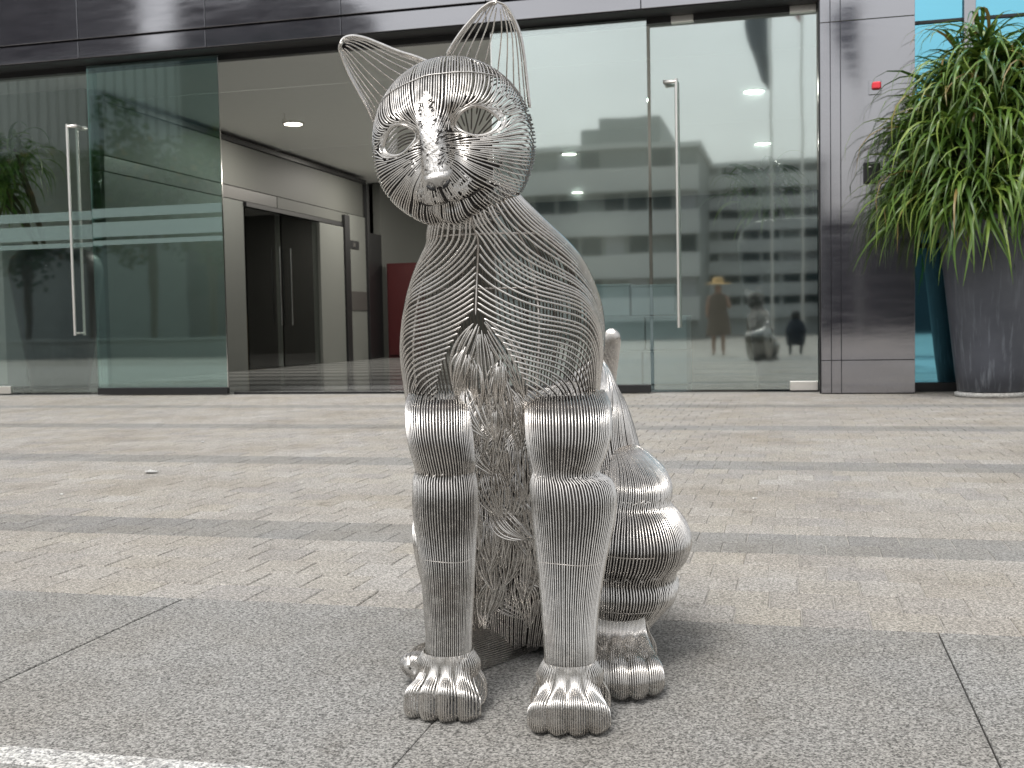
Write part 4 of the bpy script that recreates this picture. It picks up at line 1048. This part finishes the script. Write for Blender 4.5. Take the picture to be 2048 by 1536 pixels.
for (Ap, Bp), z, zt in ((EL, 2.45, 2.40), (ERt, 2.45, 2.42)):
    A, B, ln = ear(Ap, Bp, z, .075, 14, zt)
    eo = wires('ear', ln, .0017, M['wire'], cat)
    rims = [A, B, A - TOW * .006 + UP * .003, B - TOW * .006 + SIDE * .002, A - TOW * .012, A * .995 + B * .005 - TOW * .018]
    wires('ear_rim', rims, .0024, M['wire'], eo)
# ------------------------------------------------------------------ SURROUNDINGS BEHIND THE CAMERA (seen in the glass)
def refl(x, y, Yv):
    p = fac(x, y, Yv); return np.array([p[0], 2 * GY - p[1], p[2]])
M['blind'] = plain('window_blind', (.28, .30, .29), .7, 0, .1)
def block(name, label, x0, x1, y0, y1, h, wall, floors, bays, bandmat, z0=.9, band=.55):
    b = empty(name, ((x0 + x1) / 2, y1, 0), label, 'building', 'buildings across the plaza')
    boxo('wall', wall, b, x0, x1, y0, y1, 0, h); fh = (h - z0) / floors
    boxo('roof', bandmat, b, x0 - .2, x1 + .2, y0 - .2, y1 + .25, h, h + .25)
    bw = (x1 - x0) / bays; wms = []
    mb = MB().box(-bw * .40, bw * .40, -.02, .04, 0, fh * .42)
    for mm in ('winglass', 'winglass', 'blind', 'finmat'): wme = bpy.data.meshes.new('window'); wme.from_pydata(mb.v, [], mb.f); wme.materials.append(M[mm]); wms.append(wme)
    for f in range(floors):
        z = z0 + f * fh
        boxo('balcony_band', bandmat, b, x0 - .05, x1 + .05, y1, y1 + .5, z, z + fh * band)
        for k in range(bays):
            link('window', RNG.choice(wms), b, (x0 + (k + .5) * bw - (x0 + x1) / 2, .02, z + fh * .56))
    return b
a0 = refl(1330, 300, 56); 
block('apartment_block', 'grey office block with banded windows reflected in the right glass', refl(980, 300, 56)[0], refl(1395, 300, 56)[0], -52, 2 * GY - 56, refl(1200, 303, 56)[2], M['grey_conc'], 4, 9, M['white_conc'])
t1 = empty('roof_tower', (-8, -36, 9.5), 'stepped grey roof tower above the banded office block', 'building')
boxo('wall', M['grey_conc'], t1, refl(1200, 240, 60)[0], refl(1320, 240, 60)[0], -42, 2 * GY - 60, 9.0, refl(1250, 236, 60)[2]); boxo('lower_step', M['grey_conc'], t1, refl(1165, 260, 60)[0], refl(1199, 240, 60)[0], -42, 2 * GY - 60, 9.0, refl(1185, 262, 60)[2])
block('apartment_block', 'white balcony block reflected in the right glass door', refl(1400, 335, 64)[0], refl(1645, 335, 64)[0], -60, 2 * GY - 64, refl(1500, 333, 64)[2], M['white_conc'], 7, 6, M['white_conc'], 1.0, .6)
dw = empty('dark_annex', (8, -38, 0), 'low dark block reflected in the lower half of the stone pillar', 'building')
boxo('wall', M['dark_conc'], dw, refl(1652, 430, 62)[0], refl(2120, 430, 62)[0], -48, 2 * GY - 62, 0, refl(1740, 432, 62)[2]); boxo('parapet', M['grey_conc'], dw, refl(1652, 430, 62)[0] - .1, refl(2120, 430, 62)[0], 2 * GY - 62.3, 2 * GY - 61.8, refl(1740, 432, 62)[2] + .003, refl(1740, 432, 62)[2] + .12)
# tower with vertical fins, far left in the glass
tw = empty('fin_tower', (-48, -40, 0), 'grey tower with vertical fins reflected in the left glass', 'building')
xa, xb = refl(-260, 200, 66)[0], refl(395, 200, 66)[0]; yb = 2 * GY - 66; th = refl(220, 128, 66)[2]
boxo('wall', M['grey_conc'], tw, xa, xb, yb - 12, yb, 0, th)
boxo('upper_block', M['dark_conc'], tw, xa, refl(95, 60, 66)[0], yb - 12, yb - 2, th + .01, th + 9)
fme = bpy.data.meshes.new('fin'); mb = MB().box(-.3, .3, 0, .9, 8.0, th); fme.from_pydata(mb.v, [], mb.f); fme.materials.append(M['finmat'])
nf = 34
for k in range(nf): link('fin', fme, tw, (xa + (k + .5) * (xb - xa) / nf + 48, yb + 40, 0))
dk = empty('dark_tower', (-20, -40, 0), 'dark clad tower reflected in the stone fascia', 'building')
xa, xb = refl(362, 30, 62)[0], refl(655, 30, 62)[0]; yb = 2 * GY - 62
boxo('wall', M['dark_conc'], dk, xa, xb, yb - 9, yb, 0, 21); 
for k in range(5): boxo('window_band', M['winglass'], dk, xa + .3, xb - .3, yb, yb + .05, 3 + k * 3.4, 4.8 + k * 3.4)
def tree(x, y, h, rad, label, n=2600):
    tr = empty('tree', (x, y, 0), label, 'tree', 'trees across the plaza')
    mb = MB(); mb.tube([(x, y, 0), (x + .1, y, h * .35), (x, y + .1, h * .6)], .22, 8)
    for k in range(6):
        a = k * 1.05; mb.tube([(x, y, h * .4), (x + rad * .5 * math.cos(a), y + rad * .5 * math.sin(a), h * .72)], .09, 6)
    mb.build('trunk', M['bark'], tr, True)
    cl = [(x + RNG.gauss(0, rad * .5), y + RNG.gauss(0, rad * .5), h * .68 + RNG.gauss(0, h * .13), rad * RNG.uniform(.25, .5)) for _ in range(22)]
    V, Fc = [], []
    for i in range(n):
        cx_, cy_, cz_, cr = RNG.choice(cl); d = Vector((RNG.gauss(0, 1), RNG.gauss(0, 1), RNG.gauss(0, 1))).normalized() * cr * RNG.uniform(.5, 1.05)
        u = Vector((RNG.gauss(0, 1), RNG.gauss(0, 1), RNG.gauss(0, 1))).normalized() * .2; v_ = u.orthogonal().normalized() * .12; c = Vector((cx_, cy_, cz_)) + d
        b = len(V); V += [(c - u)[:], (c + v_)[:], (c + u)[:], (c - v_)[:]]; Fc.append((b, b + 1, b + 2, b + 3))
    mesh('crown', V, Fc, M['treeleaf'], tr)
for (px, py, Yv, rad, lb) in ((40, 262, 44, 3.0, 'leafy tree reflected furthest left in the glass'), (170, 280, 46, 3.0, 'leafy tree reflected behind the long left handle'), (300, 232, 48, 3.6, 'tallest leafy tree reflected in the green sliding door'),
                              (420, 255, 45, 3.0, 'leafy tree reflected at the open edge of the sliding door'), (540, 330, 46, 3.0, 'leafy tree hidden by the open doorway in the reflection'), (-120, 270, 45, 3.2, 'leafy tree standing beyond the left end of the plaza')):
    q = refl(px, py, Yv); tree(q[0], q[1], q[2] * 1.02, rad, lb)
hedge = empty('low_wall', (-20, -6, 0), 'long low stone wall below the trees across the plaza', 'wall')
boxo('coping', M['grey_conc'], hedge, -30, -6.5, -6.3, -5.7, .55, .62); boxo('wall_face', M['grey_conc'], hedge, -29.9, -6.6, -6.2, -5.8, 0, .55)
for px, Yv, fm_, lb, top in ((1545, 44, 'navy', 'flagpole with limp dark blue flag reflected in the right door', 14.5), (1606, 47, 'redflag', 'flagpole with limp red flag reflected at the top of the right door', 16.5), (1716, 46, 'navy', 'flagpole with dark flag reflected in the stone pillar', 14.8)):
    q = refl(px, 600, Yv); fp = empty('flagpole', (q[0], q[1], 0), lb, 'flagpole', 'flagpoles across the plaza')
    MB().tube([(q[0], q[1], 0), (q[0], q[1], top)], .09, 10).build('pole', M['patch'], fp, True)
    zt, zb = refl(px, 10, Yv)[2], refl(px, 180, Yv)[2]
    if fm_ == 'redflag': zt, zb = top - .2, refl(px, 45, Yv)[2]
    V, Fc = [], []; nu, nv = 7, 10
    for i in range(nu):
        for j in range(nv):
            u, v_ = i / (nu - 1), j / (nv - 1)
            V.append((q[0] - .08 - .95 * u * (1 - .35 * v_) * (.7 + .3 * math.sin(3 * v_ + 1)), q[1] + .12 * math.sin(u * 9 + v_ * 3), zt - (zt - zb) * (v_ * (.75 + .25 * (1 - u)) + .12 * u)))
    for i in range(nu - 1):
        for j in range(nv - 1): b = i * nv + j; Fc.append((b, b + 1, b + nv + 1, b + nv))
    o = mesh('flag', V, Fc, M[fm_], fp, True); so_ = o.modifiers.new('thick', 'SOLIDIFY'); so_.thickness = .01
def person(label, loc, joints, edges, radii, rz=0, mats=('skin',)):
    me = bpy.data.meshes.new('person'); me.from_pydata(joints, edges, []); o = link('person', me, None, loc); o.rotation_euler = (0, 0, rz)
    tag(o, label, 'person'); sk = o.modifiers.new('skin', 'SKIN'); sk.use_smooth_shade = True
    lay = me.skin_vertices[0].data
    for i, r in enumerate(radii): lay[i].radius = (r, r) if not isinstance(r, tuple) else r; lay[i].use_root = (i == 0)
    ss = o.modifiers.new('sub', 'SUBSURF'); ss.levels = 1; ss.render_levels = 2
    me.materials.append(M[mats[0]]); return o
# standing figure: pelvis, spine, neck, head, arms, legs (facing +Y, towards the doors)
SJ = [(0, 0, .95), (0, 0, 1.15), (0, 0, 1.38), (0, 0, 1.50), (0, .01, 1.60), (0, .01, 1.70),
      (-.19, 0, 1.40), (-.25, .02, 1.15), (-.26, .10, .92), (.19, 0, 1.40), (.27, .03, 1.15), (.22, .16, 1.32),
      (-.10, 0, .90), (-.11, .02, .50), (-.11, -.02, .09), (-.12, .14, .04), (.10, 0, .90), (.11, .02, .50), (.11, -.02, .09), (.12, .14, .04)]
SE = [(0, 1), (1, 2), (2, 3), (3, 4), (4, 5), (2, 6), (6, 7), (7, 8), (2, 9), (9, 10), (10, 11), (0, 12), (12, 13), (13, 14), (14, 15), (0, 16), (16, 17), (17, 18), (18, 19)]
SRd = [.14, .13, .15, .055, .095, .075, .06, .045, .03, .06, .045, .03, .09, .06, .04, .035, .09, .06, .04, .035]
q = refl(1437, 700, 27.2)
ps = person('person in wide straw hat and tan dress reflected in the right door', (q[0], q[1], -.02), SJ, SE, SRd)
dm = MB(); dm.lathe([(.06, 1.47), (.17, 1.43), (.215, 1.3), (.20, 1.12), (.25, .9), (.29, .60), (.30, .46)], (q[0], q[1], 0), 24, False); dm.build('dress', M['tan'], ps, True)
hm = MB(); hm.lathe([(.30, 1.70), (.28, 1.715), (.13, 1.73), (.12, 1.82), (.08, 1.86), (0.001, 1.865)], (q[0], q[1] + .01, 0), 28, False); hm.build('hat', M['straw'], ps, True)
# crouching figures
CJ = [(0, 0, .38), (0, .06, .58), (0, .14, .80), (0, .17, .90), (0, .19, .99), (0, .20, 1.08),
      (-.18, .13, .82), (-.24, .25, .62), (-.12, .45, .70), (.18, .13, .82), (.24, .25, .62), (.12, .45, .70),
      (-.11, .02, .36), (-.16, .36, .46), (-.14, .12, .10), (-.15, .28, .05), (.11, .02, .36), (.16, .36, .46), (.14, .12, .10), (.15, .28, .05)]
for lb, px, dy, sc in (('person crouching in dark clothes to take the photograph', 1592, 27.1, .86),):
    q = refl(px, 700, dy)
    o = person(lb, (q[0], q[1] if px != 1592 else -1.0, -.02), [tuple(c * sc for c in j) for j in CJ], SE, [r * sc for r in SRd], 0, ('darkcloth',))
    cb_ = MB(); cb_.lathe([(.07, .84), (.17, .77), (.20, .6), (.23, .42), (.20, .22)], (q[0], (q[1] if px != 1592 else -1.0) + .12, 0), 20, False); cb_.build('coat', M['darkcloth'], o, True)
    hb = MB(); hb.lathe([(.001, .115), (.07, .10), (.105, .04), (.105, -.02), (.08, -.08), (.001, -.09)], (q[0], (q[1] if px != 1592 else -1.0) + .17 * sc, 1.06 * sc), 16, False); hb.build('hair', M['hair'], o, True)
